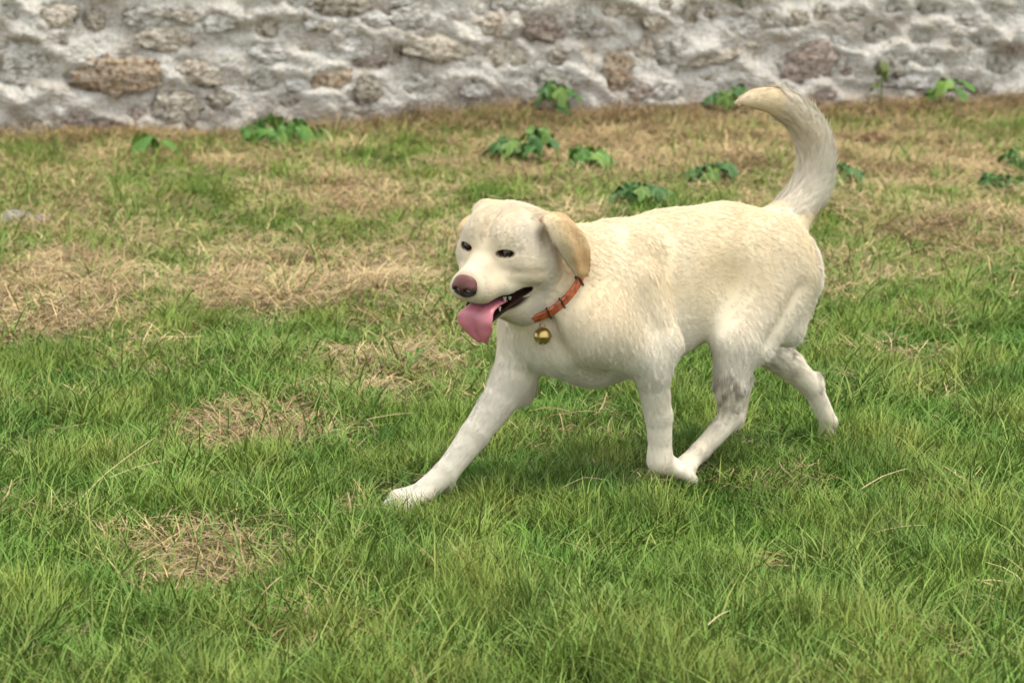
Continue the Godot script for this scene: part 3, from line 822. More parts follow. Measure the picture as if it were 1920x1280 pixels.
# [colour, fur length, fur density] of a point of the coat, dog axes
func coat(p: Vector3) -> Array:
	var cream := Color(0.71, 0.585, 0.39); var white := Color(0.76, 0.70, 0.58); var tan := Color(0.70, 0.53, 0.32)
	var n := fine.get_noise_3d(p.x * 2.0, p.y * 2.0, p.z * 2.0); var n2 := lumps.get_noise_3d(p.x * 7.0, p.y * 7.0, p.z * 7.0)
	# the back is warmer, legs, chest and flanks paler
	var c := white.lerp(cream, clampf(smoothstep(0.26, 0.52, p.y) * 0.95 + n2 * 0.3, 0.0, 1.0))
	var length := 0.0128; var dens := 1.0
	if p.y < 0.30: length = lerpf(0.011, 0.018, smoothstep(0.16, 0.30, p.y))
	if p.y < 0.09: length = 0.008
	if p.z < -0.34 and p.y > 0.30 and p.y < 0.53: length = 0.018; dens = 1.4; c = c.lerp(white, 0.6)
	if p.y > 0.565 and p.z < -0.33:
		length = 0.026; dens = 2.4
		c = (white * 1.03).lerp(tan, clampf(smoothstep(0.03, -0.03, Vector2(p.z + 0.30, p.y - 0.70).length() - 0.118) * 0.28 + n2 * 0.12 + smoothstep(0.79, 0.83, p.y) * smoothstep(-0.30, -0.22, p.z) * 0.5 + (1.0 - smoothstep(0.54, 0.60, p.y)) * 0.25, 0.0, 0.6))
	# mud splashed on the hind legs and the belly
	var mud := 0.0
	var speck := fine.get_noise_3d(p.x * 9.0, p.y * 9.0, p.z * 9.0) * 0.7 + n * 0.7
	if p.z < -0.06 and p.y < 0.36:
		var knee := 1.0 - smoothstep(0.03, 0.10, Vector2(p.y - 0.20, p.z + 0.125).length()) if p.x > 0.0 else 1.0 - smoothstep(0.03, 0.11, Vector2(p.y - 0.235, p.z + 0.36).length())
		mud = clampf(knee * 0.22 + clampf(speck, -0.2, 1.0) * (0.2 + knee) * 1.5, 0.0, 0.85)
		mud = maxf(mud, (1.0 - smoothstep(0.06, 0.13, p.y)) * clampf(0.3 + n, 0.0, 0.6))
		if p.x < 0.0 and p.z < -0.49 and p.y < 0.19: mud = maxf(mud, clampf(n * 2.4, 0.0, 0.7))
	elif p.y < 0.345 and p.z < 0.12 and p.z > -0.2 and absf(p.x) < 0.08:
		mud = clampf(0.12 + n * 0.7, 0.0, 0.45)
	c = c.lerp(Color(0.15, 0.115, 0.08), mud)
	return [c, length, dens]

func face(q: Vector3) -> Array:
	var cream := Color(0.64, 0.53, 0.36); var white := Color(0.665, 0.59, 0.47); var tan := Color(0.60, 0.43, 0.23)
	var n := lumps.get_noise_3d(q.x * 9.0, q.y * 9.0, q.z * 9.0)
	var c := white.lerp(cream, clampf(0.35 + n * 0.8 + smoothstep(0.03, 0.07, q.y) * 0.4, 0.0, 1.0))
	c = c.lerp(tan, clampf(smoothstep(0.045, 0.09, absf(q.x)) * smoothstep(-0.06, -0.10, q.z) * 0.55, 0.0, 0.6))
	var length := lerpf(0.013, 0.007, smoothstep(-0.07, 0.06, q.z)); var dens := 2.2
	if q.z < -0.08: length = lerpf(0.012, 0.018, smoothstep(-0.08, -0.15, q.z))
	# inside of the mouth, dark lips
	var m := 1.0
	for i in range(mouth_first, mouth_first + 3): m = minf(m, head_field.one(i, q))
	if m < 0.0022 and q.y < -0.07: return [Color(0.035, 0.014, 0.013), 0.0, 0.0]
	var lip := 0.0165 if q.y < -0.098 - (0.05 - q.z) * 0.05 else 0.0065
	if m < lip and q.y < -0.07: return [Color(0.055, 0.032, 0.028).lerp(c, smoothstep(lip * 0.55, lip, m)), 0.004, 0.4]
	# eye rims, the corner stain, the dark patch under the nose
	for s in [-1.0, 1.0]:
		var e: float = ((q - Vector3(s * 0.0445, 0.000, 0.012)) / Vector3(0.0150, 0.0067, 0.016)).length()
		if e < 1.55: return [Color(0.075, 0.045, 0.03).lerp(c, smoothstep(1.1, 1.55, e)), 0.003, 0.0 if e < 1.42 else 0.6]
		c = c.lerp(Color(0.45, 0.33, 0.2), (1.0 - smoothstep(0.004, 0.016, (q - Vector3(s * 0.029, -0.006, 0.018)).length())) * 0.6)
	# the muzzle is a shade greyer
	c = c.lerp(Color(0.55, 0.475, 0.36), smoothstep(0.0, 0.05, q.z) * 0.45)
	var nd := (q - Vector3(0, -0.045, 0.098)).length()
	if nd < 0.036:
		c = c.lerp(Color(0.22, 0.17, 0.14), (1.0 - smoothstep(0.018, 0.036, nd + n * 0.008)) * (0.85 if q.y < -0.045 else 0.35))
		length = 0.004
		if nd < 0.02: dens = 0.3
	if q.z > 0.03 and q.y < -0.055 and fine.get_noise_3d(q.x * 34.0, q.y * 34.0, q.z * 34.0) > 0.36: c = c.lerp(Color(0.2, 0.15, 0.12), 0.5)
	return [c, length, dens]

func make_dog() -> void:
	var root := put(Node3D.new(), "dog", self)
	root.transform = DOG
	tag(root, "cream yellow labrador dog trotting over the grass with its tongue out and tail raised", "dog")
	body_field = build_body_field()
	head_field = build_head_field()
	var cut_at: Vector3 = HEAD_IN_DOG * Vector3(0, -0.06, -0.165)
	var cut_to: Vector3 = (Vector3(0.0, 0.44, 0.18) - HEAD_IN_DOG * Vector3(0, -0.05, -0.08)).normalized()
	var v := PackedVector3Array(); var idx := PackedInt32Array(); var nrm := PackedVector3Array()
	var cols := PackedColorArray(); var lens := PackedFloat32Array(); var dens := PackedFloat32Array(); var flow := PackedVector3Array()
	for part in 2:
		var f := body_field if part == 0 else head_field
		var t := Transform3D() if part == 0 else HEAD_IN_DOG
		var got: Array = f.mesh(Vector3(-0.19, -0.01, -0.60), Vector3(0.19, 0.86, 0.62), 0.0065) if part == 0 else f.mesh(Vector3(-0.16, -0.23, -0.24), Vector3(0.16, 0.11, 0.12), 0.0029)
		var vs: PackedVector3Array = got[0]; var ix: PackedInt32Array = got[1]
		# the two halves overlap by a few millimetres in the neck, under the collar
		var keep := PackedInt32Array(); keep.resize(vs.size())
		var back := t.affine_inverse().basis
		var nn := smooth_normals(vs, ix)
		for i in vs.size():
			var p: Vector3 = t * vs[i]
			var side := (p - cut_at).dot(cut_to)
			var body_side := side > -0.008 or p.z < 0.12 or p.y < 0.28
			var head_side := side < 0.008
			if not (body_side if part == 0 else head_side):
				keep[i] = -1
				continue
			keep[i] = v.size()
			v.append(p); nrm.append(t.basis * nn[i])
			var k: Array = coat(p)
			if part == 1:
				var k2: Array = face(vs[i])
				var w := smoothstep(-0.15, -0.09, vs[i].z + vs[i].y * 0.3)
				k = [(k[0] as Color).lerp(k2[0], w), lerpf(k[1], k2[1], w), lerpf(k[2], k2[2], w)]
			cols.append(k[0]); lens.append(k[1]); dens.append(k[2])
			flow.append(t.basis * f.flow_at(vs[i]))
		for i in range(0, ix.size(), 3):
			if keep[ix[i]] >= 0 and keep[ix[i + 1]] >= 0 and keep[ix[i + 2]] >= 0:
				idx.append_array([keep[ix[i]], keep[ix[i + 1]], keep[ix[i + 2]]])
	# ears: flaps with a thickness, joined to the head's surface
	for s in [1.0, -1.0]:
		var rows: Array = near_ear() if s > 0 else far_ear()
		var m := slab(rows, 0.0075, func(_r, _c, _s): return Color.WHITE)
		var arr := m.surface_get_arrays(0)
		var base := v.size()
		var ev: PackedVector3Array = arr[Mesh.ARRAY_VERTEX]; var en: PackedVector3Array = arr[Mesh.ARRAY_NORMAL]
		var half := ev.size() / 2
		for i in ev.size():
			v.append(HEAD_IN_DOG * ev[i]); nrm.append(HEAD_IN_DOG.basis * en[i])
			var out: bool = ear_outside(ev[i], en[i], s)
			var n := lumps.get_noise_3d(ev[i].x * 14.0, ev[i].y * 14.0, ev[i].z * 14.0)
			var c := Color(0.63, 0.48, 0.28).lerp(Color(0.54, 0.345, 0.17), clampf(smoothstep(0.03, -0.05, ev[i].y) * 0.9 + n, 0.0, 1.0))
			var across := (i % half) % 13
			if s > 0: c = c.lerp(Color(0.67, 0.56, 0.39), 1.0 - smoothstep(1.0, 4.0, float(across))).lerp(Color(0.55, 0.36, 0.19), (1.0 - absf(across - 7.0) / 4.0) * 0.6 if absf(across - 7.0) < 4.0 else 0.0)
			if not out: c = Color(0.48, 0.33, 0.22)
			cols.append(c); lens.append(0.009 if out else 0.006); dens.append(1.8); flow.append(HEAD_IN_DOG.basis * Vector3(s * 0.3, -1, -0.2))
		for i in arr[Mesh.ARRAY_INDEX]: idx.append(base + i)
	var skin := vmat(0.95, 0.05)
	# self-shading of the fur put into the skin colour, darkened to match
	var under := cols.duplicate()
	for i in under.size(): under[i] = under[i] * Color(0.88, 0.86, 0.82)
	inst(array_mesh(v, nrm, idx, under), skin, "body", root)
	make_fur(root, v, nrm, idx, cols, lens, dens, flow)
	make_face(root)

func ear_outside(_p: Vector3, n: Vector3, s: float) -> bool:
	return n.x * s > -0.1

func near_ear() -> Array:
	# rows from the root down to the tip, each from its front edge to its back edge; head axes
	var ctl := [
		[Vector3(0.082, 0.052, -0.058), Vector3(0.098, 0.062, -0.078), Vector3(0.114, 0.052, -0.104), Vector3(0.114, 0.024, -0.130)],
		[Vector3(0.104, 0.044, -0.050), Vector3(0.124, 0.054, -0.072), Vector3(0.134, 0.030, -0.104), Vector3(0.140, 0.004, -0.134)],
		[Vector3(0.117, 0.016, -0.050), Vector3(0.139, 0.022, -0.068), Vector3(0.140, 0.000, -0.106), Vector3(0.151, -0.018, -0.134)],
		[Vector3(0.125, -0.014, -0.064), Vector3(0.143, -0.010, -0.078), Vector3(0.143, -0.026, -0.110), Vector3(0.154, -0.040, -0.132)],
		[Vector3(0.131, -0.046, -0.084), Vector3(0.142, -0.046, -0.094), Vector3(0.144, -0.056, -0.114), Vector3(0.152, -0.064, -0.130)],
		[Vector3(0.137, -0.068, -0.098), Vector3(0.142, -0.073, -0.104), Vector3(0.146, -0.078, -0.116), Vector3(0.150, -0.078, -0.126)]]
	return refine(ctl, 17, 13)

func far_ear() -> Array:
	var ctl := [
		[Vector3(-0.060, 0.030, -0.050), Vector3(-0.076, 0.032, -0.072), Vector3(-0.088, 0.022, -0.100), Vector3(-0.098, 0.002, -0.117)],
		[Vector3(-0.082, 0.018, -0.032), Vector3(-0.098, 0.018, -0.060), Vector3(-0.108, 0.004, -0.092), Vector3(-0.108, -0.016, -0.120)],
		[Vector3(-0.090, -0.010, -0.028), Vector3(-0.106, -0.010, -0.056), Vector3(-0.114, -0.020, -0.090), Vector3(-0.114, -0.038, -0.118)],
		[Vector3(-0.094, -0.040, -0.034), Vector3(-0.105, -0.038, -0.058), Vector3(-0.114, -0.044, -0.088), Vector3(-0.113, -0.060, -0.112)],
		[Vector3(-0.096, -0.066, -0.044), Vector3(-0.105, -0.066, -0.062), Vector3(-0.110, -0.070, -0.086), Vector3(-0.109, -0.080, -0.104)],
		[Vector3(-0.098, -0.090, -0.058), Vector3(-0.103, -0.094, -0.068), Vector3(-0.105, -0.096, -0.082), Vector3(-0.106, -0.096, -0.094)]]
	var rows := refine(ctl, 17, 13)
	for r in rows: r.reverse()
	return rows

func refine(ctl: Array, R: int, C: int) -> Array:
	var rows := []
	var n := ctl.size()
	for r in R:
		var t := r / float(R - 1) * (n - 1)
		var i := mini(int(t), n - 2); var ft := t - i
		var row := []
		for c in C:
			var u := c / float(C - 1) * 3.0
			var j := mini(int(u), 2); var fu := u - j
			var q := []
			for k in [-1, 0, 1, 2]:
				var rr: Array = ctl[clampi(i + k, 0, n - 1)]
				q.append((rr[j] as Vector3).cubic_interpolate(rr[j + 1], rr[maxi(j - 1, 0)], rr[mini(j + 2, 3)], fu))
			row.append((q[1] as Vector3).cubic_interpolate(q[2], q[0], q[3], ft))
		rows.append(row)
	return rows

func make_fur(root: Node3D, v: PackedVector3Array, nrm: PackedVector3Array, idx: PackedInt32Array, cols: PackedColorArray, lens: PackedFloat32Array, dens: PackedFloat32Array, flow: PackedVector3Array) -> void:
	rng.seed = 5
	# one lock: nine narrow hairs along +z that lift a little off the skin (+y) and end in points
	var g := RandomNumberGenerator.new(); g.seed = 12
	var hv := PackedVector3Array(); var hn := PackedVector3Array(); var hc := PackedColorArray(); var hi := PackedInt32Array()
	for k in 9:
		var o := Vector3((k - 4) * 0.62 + g.randf_range(-0.35, 0.35), 0, g.randf_range(-0.35, 0.35))
		var sl := g.randf_range(-0.5, 0.5); var lf := g.randf_range(0.3, 1.2); var ln := g.randf_range(0.75, 1.2)
		var tone := Color(1, 1, 1) * g.randf_range(0.90, 1.08)
		for q in [[-0.26, 0.0, 0.0], [0.26, 0.0, 0.0], [-0.22, 0.05, 0.5], [0.22, 0.05, 0.5], [0.0, 0.07, 1.0]]:
			hv.append(o + Vector3(q[0] + sl * q[2] * q[2], q[1] * lf, q[2] * ln)); hn.append(Vector3(signf(q[0]) * 0.1, 1, -0.05).normalized()); hc.append(tone)
		var h0 := k * 5
		hi.append_array([h0, h0 + 1, h0 + 2, h0 + 1, h0 + 3, h0 + 2, h0 + 2, h0 + 3, h0 + 4])
	var lock := array_mesh(hv, hn, hi, hc)
	var buf := PackedFloat32Array(); buf.resize(600000 * 16)
	var used := 0
	var per := 78000.0
	for i in range(0, idx.size(), 3):
		var a := idx[i]; var b := idx[i + 1]; var c := idx[i + 2]
		var area := (v[b] - v[a]).cross(v[c] - v[a]).length() * 0.5
		var want := area * per * (dens[a] + dens[b] + dens[c]) / 3.0
		if dens[a] == 0.0 or dens[b] == 0.0 or dens[c] == 0.0: want = 0.0
		while want > 0.0 and used < 600000:
			if want < 1.0 and rng.randf() > want: break
			want -= 1.0
			var r1 := sqrt(rng.randf()); var r2 := rng.randf()
			var wa := 1.0 - r1; var wb := r1 * (1.0 - r2); var wc := r1 * r2
			var p := v[a] * wa + v[b] * wb + v[c] * wc
			var n := (nrm[a] * wa + nrm[b] * wb + nrm[c] * wc).normalized()
			var fl := flow[a] * wa + flow[b] * wb + flow[c] * wc
			var L0 := lens[a] * wa + lens[b] * wb + lens[c] * wc
			var curl := Vector3(lumps.get_noise_3d(p.x * 9.0, p.y * 9.0, p.z * 9.0), lumps.get_noise_3d(p.x * 9.0 + 40.0, p.y * 9.0, p.z * 9.0), lumps.get_noise_3d(p.x * 9.0, p.y * 9.0 + 40.0, p.z * 9.0))
			fl += curl * 0.22 + Vector3(rng.randf() - 0.5, rng.randf() - 0.5, rng.randf() - 0.5) * 0.35
			fl -= n * fl.dot(n)
			if fl.length() < 0.01: continue
			var fd := fl.normalized()
			var across := (p - fd * fd.dot(p) * 0.82) * 26.0
			var clump := fine.get_noise_3d(across.x, across.y, across.z) + 0.6 * fine.get_noise_3d(across.x * 0.4 + 9.0, across.y * 0.4, across.z * 0.4)
			var z := (fl.normalized() + n * (clampf(clump, -0.2, 0.6) * (0.025 if L0 > 0.0125 else 0.012) + 0.015 + rng.randf_range(0.0, 0.07) + rng.randf() * rng.randf() * rng.randf() * (0.2 * clampf(L0 / 0.02, 0.3, 1.5) + (0.35 if L0 > 0.0245 else 0.0)))).normalized()
			if rng.randf() < 0.022 and L0 > 0.0127: z = (z + n * rng.randf_range(0.12, 0.38)).normalized()
			var x := n.cross(z).normalized()
			var y := z.cross(x)
			var L := L0 * (1.0 + clump * (0.3 if L0 > 0.0125 else 0.1)) * rng.randf_range(0.6, 1.3)
			var w := clampf(L * 0.075, 0.0007, 0.0013)
			var shade := cols[a] * wa + cols[b] * wb + cols[c] * wc
			shade = shade * (rng.randf_range(0.95, 1.04) + clump * (0.11 if L0 > 0.0125 else 0.09))
			add_row(buf, used * 16, Basis(x * w, y * L, z * L), p - n * 0.0008, shade)
			used += 1
	buf.resize(used * 16)
	print("fur ", used, " verts ", v.size())
	var m := vmat(0.95, 0.08)
	var o := multi(lock, m, buf, "fur", root)
	tag(o, "", "", "", "stuff")

func make_face(root: Node3D) -> void:
	# eyes
	for s in [1.0, -1.0]:
		var sp := SphereMesh.new(); sp.radius = 0.0115; sp.height = 0.023; sp.radial_segments = 24; sp.rings = 14
		var em := mat(Color(0.022, 0.009, 0.004), 0.06, 0.42)
		var at := Vector3(s * 0.0445, 0.0, 0.0045)
		var eye := inst(sp, em, "eye", root, HEAD_IN_DOG * Transform3D(Basis(), at))
		var pp := SphereMesh.new(); pp.radius = 0.0046; pp.height = 0.0092; pp.radial_segments = 16; pp.rings = 8
		var pm := mat(Color(0.003, 0.003, 0.003), 0.05, 0.6)
		inst(pp, pm, "pupil", eye, Transform3D(Basis().scaled_local(Vector3(1, 1, 0.35)), Vector3(s * 0.001, -0.0005, 0.0105)))
	# nose leather with two nostrils
	var f := Field.new()
	f.ball(Vector3(0, 0.003, -0.002), Vector3(0.0235, 0.0165, 0.014), 0.01)
	f.ball(Vector3(0, -0.008, 0.002), Vector3(0.015, 0.014, 0.012), 0.012)
	for s in [-1.0, 1.0]:
		f.ball(Vector3(s * 0.0135, -0.004, 0.005), Vector3(0.011, 0.0115, 0.009), 0.006)
	for s in [-1.0, 1.0]:
		f.ball(Vector3(s * 0.0105, -0.005, 0.015), Vector3(0.0062, 0.0056, 0.010), 0.003, Vector3.BACK, 1)
		f.cone(Vector3(s * 0.012, -0.006, 0.013), Vector3(s * 0.021, -0.009, 0.008), 0.0026, 0.0018, 0.002, Vector3.ONE, Vector3.BACK, 1)
	f.cone(Vector3(0, 0.0, 0.0165), Vector3(0, -0.022, 0.013), 0.0010, 0.0012, 0.002, Vector3.ONE, Vector3.BACK, 1)
	var got: Array = f.mesh(Vector3(-0.03, -0.028, -0.02), Vector3(0.03, 0.026, 0.022), 0.0013)
	var nv: PackedVector3Array = got[0]
	var nc := PackedColorArray()
	for p in nv:
		var dark := smoothstep(0.007, -0.007, p.y + fine.get_noise_3d(p.x * 20.0, p.y * 20.0, p.z * 20.0) * 0.008)
		nc.append(Color(0.115, 0.042, 0.034).lerp(Color(0.025, 0.016, 0.016), dark))
	var nm := vmat(0.46, 0.4)
	nm.uv1_triplanar = true; nm.uv1_scale = Vector3(30, 30, 30)
	nm.heightmap_enabled = true; nm.heightmap_texture = noise_tex(0.06, 2, FastNoiseLite.TYPE_CELLULAR, 31, null, 256); nm.heightmap_scale = 0.06
	inst(array_mesh(nv, PackedVector3Array(), got[1], nc), nm, "nose", root, HEAD_IN_DOG * Transform3D(Basis(Vector3.RIGHT, 0.12).scaled(Vector3(1.13, 1.13, 1.13)), Vector3(0.0, -0.046, 0.094)))
	# tongue: out over the lower lip, hollowed along the middle
	var line := [[0.018, -0.100, 0.010, 0.026], [0.018, -0.096, 0.040, 0.028], [0.018, -0.097, 0.066, 0.031], [0.016, -0.104, 0.082, 0.036], [0.013, -0.113, 0.090, 0.0405], [0.013, -0.123, 0.093, 0.041], [0.016, -0.133, 0.094, 0.036], [0.020, -0.145, 0.093, 0.026], [0.025, -0.155, 0.091, 0.016], [0.028, -0.163, 0.089, 0.006]]
	var rows := []
	for r in 28:
		var t := r / 27.0 * (line.size() - 1)
		var i := mini(int(t), line.size() - 2); var ft := t - i
		var c4 := []
		for k in 4:
			c4.append(cubic_interpolate(line[i][k], line[i + 1][k], line[maxi(i - 1, 0)][k], line[mini(i + 2, line.size() - 1)][k], ft))
		var row := []
		for c in 17:
			var u := c / 8.0 - 1.0
			var g := -0.005 * exp(-u * u * 12.0) + 0.0012 * sin(r * 0.9 + u * 2.0) * u * u - 0.007 * u * u * smoothstep(0.2, 0.7, r / 27.0)
			row.append(Vector3(c4[0] + u * c4[3] * (1.0 + 0.012 * sin(r * 1.3)), c4[1] - absf(u) * 0.004 + g * 0.5, c4[2] + g))
		rows.append(row)
	var tm := vmat(0.30, 0.5)
	tm.subsurf_scatter_enabled = true; tm.subsurf_scatter_strength = 0.15
	tm.uv1_triplanar = true; tm.uv1_scale = Vector3(25, 25, 25)
	tm.heightmap_enabled = true; tm.heightmap_texture = noise_tex(0.05, 3, FastNoiseLite.TYPE_SIMPLEX_SMOOTH, 33, null, 256); tm.heightmap_scale = 0.08
	var tongue := slab(rows, 0.007, func(r, c, _s): return Color(0.42, 0.14, 0.16).lerp(Color(0.33, 0.10, 0.125), 1.0 - smoothstep(0.0, 0.35, absf(c - 0.5)) + 0.3 * fine.get_noise_2d(r * 3.0, c * 3.0)))
	inst(tongue, tm, "tongue", root, HEAD_IN_DOG)
	# teeth seen behind the tongue, on the near side
	var wm := mat(Color(0.55, 0.50, 0.40), 0.3, 0.5)
	for k in [[0.047, -0.093, 0.026, 0.0040, 0.009], [0.050, -0.096, 0.012, 0.0042, 0.006], [0.043, -0.110, 0.040, 0.0034, 0.009], [-0.040, -0.094, 0.035, 0.0045, 0.009]]:
		var cm := CylinderMesh.new(); cm.top_radius = k[3]; cm.bottom_radius = k[3] * 0.35; cm.height = k[4]; cm.radial_segments = 10; cm.rings = 1
		inst(cm, wm, "tooth", root, HEAD_IN_DOG * Transform3D(Basis(), Vector3(k[0], k[1], k[2])))


# ---------------------------------------------------------------- collar and bell
func ring_point(mid: Vector3, ex: Vector3, ey: Vector3, r: Array, i: int, n: int) -> Vector3:
	return mid + (ex * cos(TAU * i / n) + ey * sin(TAU * i / n)) * r[i]

func make_collar() -> void:
	var root := put(Node3D.new(), "dog_collar", self)
	root.transform = DOG
	tag(root, "worn orange leather dog collar with dark buckle and keeper rings round the neck", "collar")
	# a loop about the neck: walk outward from its middle until just clear of the coat
	var mid: Vector3 = HEAD_IN_DOG * Vector3(0.0, -0.085, -0.121)
	var axis := (HEAD_IN_DOG.basis * Vector3(0.05, 0.62, 0.62)).normalized()
	var ex := axis.cross(Vector3.UP).normalized(); var ey := ex.cross(axis).normalized()
	var ring := []
	var neck := Field.new(); neck_bones(neck, Transform3D())
	var N := 72
	for i in N:
		var a := TAU * i / N
		var d := ex * cos(a) + ey * sin(a)
		var r := 0.03
		for k in 60:
			var p := mid + d * r
			if neck.at(p, neck.all) > 0.006: break
			r += 0.0025
		ring.append(r)
	var strap_in := []
	for i in N:
		var s := 0.0
		for k in range(-3, 4): s += ring[(i + k + N) % N]
		strap_in.append(s / 7.0)
	var v := PackedVector3Array(); var idx := PackedInt32Array()
	var prof := [Vector2(-0.0135, 0.0), Vector2(-0.014, 0.0030), Vector2(-0.0115, 0.0052), Vector2(0.0115, 0.0052), Vector2(0.014, 0.0030), Vector2(0.0135, 0.0)]
	var P := prof.size()
	for i in N:
		var a := TAU * i / N
		var d := ex * cos(a) + ey * sin(a)
		for q in prof: v.append(mid + d * (strap_in[i] + q.y) + axis * q.x)
	for i in N:
		for q in P:
			var a := i * P + q; var b := i * P + (q + 1) % P
			var c := ((i + 1) % N) * P + q; var e := ((i + 1) % N) * P + (q + 1) % P
			idx.append_array([a, c, b, b, c, e])
	var lm := mat(Color.WHITE, 0.5, 0.45)
	lm.albedo_texture = noise_tex(0.03, 4, FastNoiseLite.TYPE_SIMPLEX_SMOOTH, 55, ramp([Color(0.16, 0.03, 0.015), Color(0.48, 0.10, 0.035), Color(0.62, 0.17, 0.07)], [0.28, 0.45, 0.75]), 256)
	lm.uv1_triplanar = true; lm.uv1_scale = Vector3(9, 9, 9)
	idx = outward(v, idx)
	inst(array_mesh(v, PackedVector3Array(), idx), lm, "strap", root)
	var dark := mat(Color(0.06, 0.05, 0.045), 0.35, 0.5); dark.metallic = 0.8
	# buckle and rings: closed loops of wire about the strap
	for w in [[Vector3(0.10, 0.490, 0.266), 0.0026, "buckle"], [Vector3(0.11, 0.447, 0.308), 0.0017, "keeper_ring"], [Vector3(0.10, 0.419, 0.329), 0.0017, "keeper_ring"]]:
		var i := 0
		for k in N:
			if ring_point(mid, ex, ey, strap_in, k, N).distance_to(w[0]) < ring_point(mid, ex, ey, strap_in, i, N).distance_to(w[0]): i = k
		var a := TAU * i / N
		var d := ex * cos(a) + ey * sin(a); var tan := axis.cross(d)
		var r: float = strap_in[i]
		var pts := PackedVector3Array()
		for k in 20:
			var b := TAU * k / 20
			var cx := signf(cos(b)) * pow(absf(cos(b)), 0.5) * 0.0185; var cy := signf(sin(b)) * pow(absf(sin(b)), 0.6) * 0.0050
			pts.append(mid + d * (r + 0.0022 + cy) + axis * cx + tan * cx * 0.15)
		inst(tube(pts, PackedFloat32Array([w[1]]), 8, true), dark, w[2], root)
	# the bell hangs at the throat from a small ring
	var bell_at := Vector3(0.068, 0.376, 0.330)
	var bt := DOG * Transform3D(Basis(), bell_at)
	var bell := put(Node3D.new(), "bell", self)
	bell.position = bt.origin
	tag(bell, "round brass bell hanging from the orange collar below the dog's throat", "bell")
	var brass := mat(Color(0.42, 0.30, 0.11), 0.32, 0.5); brass.metallic = 0.9
	var bv := PackedVector3Array(); var bi := PackedInt32Array()
	var R := 24; var C := 32
	for r in R + 1:
		var th := PI * r / R
		for c in C:
			var ph := TAU * c / C
			var p := Vector3(sin(th) * cos(ph), cos(th), sin(th) * sin(ph)) * 0.0178
			# raised seam round the middle, sound slot across the bottom
			if absf(cos(th)) < 0.07: p *= 1.045
			if cos(th) < -0.25 and absf(p.x) < 0.0018: p *= 0.80
			bv.append(p)
	for r in R:
		for c in C:
			var a := r * C + c; var b := r * C + (c + 1) % C
			bi.append_array([a, b, a + C, b, b + C, a + C])
	bi = outward(bv, bi)
	inst(array_mesh(bv, PackedVector3Array(), bi), brass, "shell", bell)
	var lp := PackedVector3Array()
	for k in 16: lp.append(Vector3(cos(TAU * k / 16) * 0.005, 0.0215 + sin(TAU * k / 16) * 0.005, 0))
	inst(tube(lp, PackedFloat32Array([0.0013]), 6, true), brass, "loop", bell)


# ---------------------------------------------------------------- weeds
# a lobed leaf in its own axes: stalk at the origin, pointing along +z, face up
func lobed_leaf(L: float, W: float, lobes: int, cut: float, droop: float, sd: int) -> ArrayMesh:
	var g := RandomNumberGenerator.new(); g.seed = sd
	var v := PackedVector3Array(); var idx := PackedInt32Array(); var col := PackedColorArray()
	var n := lobes * 8
	var rings := 3
	v.append(Vector3(0, 0, L * 0.12)); col.append(Color(1.15, 1.15, 1.1))
	for k in n + 1:
		var t := k / float(n)
		var a := (t - 0.5) * TAU * 0.88
		var lobe := absf(sin(t * PI * lobes))
		var rr := (1.0 - cut + cut * pow(lobe, 0.7)) * (0.75 + 0.25 * cos(a)) * g.randf_range(0.93, 1.05)
		for q in rings:
			var f := (q + 1.0) / rings
			var p := Vector3(sin(a) * rr * W * f, 0, L * 0.12 + cos(a) * rr * L * 0.88 * f)
			p.y = -droop * (p.z / L) * (p.z / L) * L + absf(p.x) * 0.18 * (1.0 - f) + sin(a * lobes) * 0.01 * f - absf(p.x) * 0.25 * f
			v.append(p)
			col.append(Color(1, 1, 1) * g.randf_range(0.85, 1.1))
	for k in n:
		var a := 1 + k * rings; var b := a + rings
		idx.append_array([0, b, a])
		for q in rings - 1:
			idx.append_array([a + q, b + q, a + q + 1, b + q, b + q + 1, a + q + 1])
	return array_mesh(v, PackedVector3Array(), idx, col)

func weed(called: String, label: String, at: Vector3, height: float, leaves: int, size: float, lobes: int, cut: float, c: Color, spread: float, sd: int, group := "") -> void:
	var g := RandomNumberGenerator.new(); g.seed = sd
	var root := put(Node3D.new(), called, self)
	root.position = at
	tag(root, label, "weed", group)
	var m := vmat(0.5, 0.4); m.albedo_color = c.linear_to_srgb()
	m.backlight_enabled = true; m.backlight = Color(0.45, 0.45, 0.45)
	var m2: StandardMaterial3D = m.duplicate(); m2.albedo_color = (c * 0.85).linear_to_srgb()
	var m3: StandardMaterial3D = m.duplicate(); m3.albedo_color = (c.lerp(Color(0.2, 0.27, 0.05), 0.4)).linear_to_srgb()
	var sm := mat(Color(0.13, 0.17, 0.05), 0.7)
	for i in leaves:
		var a := TAU * (i + g.randf_range(-0.3, 0.3)) / leaves
		var out := Vector3(cos(a), 0, sin(a)) * spread * g.randf_range(0.5, 1.0)
		var tip := out + Vector3.UP * height * g.randf_range(0.6, 1.05)
		var pts := PackedVector3Array(); var rad := PackedFloat32Array()
		for k in 6:
			var t := k / 5.0
			pts.append(Vector3(out.x * t * t, tip.y * t, out.z * t * t)); rad.append(lerpf(0.003, 0.0014, t))
		inst(tube(pts, rad, 5), sm, "stem", root)
		var L := size * g.randf_range(0.75, 1.15)
		var b := Basis(Vector3.UP, PI / 2 - a + g.randf_range(-0.4, 0.4)) * Basis(Vector3.RIGHT, g.randf_range(0.1, 1.1))
		inst(lobed_leaf(L, L * 0.62, lobes, cut, 0.35, sd * 31 + i), [m, m2, m3, m2][i % 4], "leaf", root, Transform3D(b, tip))

func on(x: float, z: float) -> Vector3:
	return Vector3(x, ground_h(x, z), z)

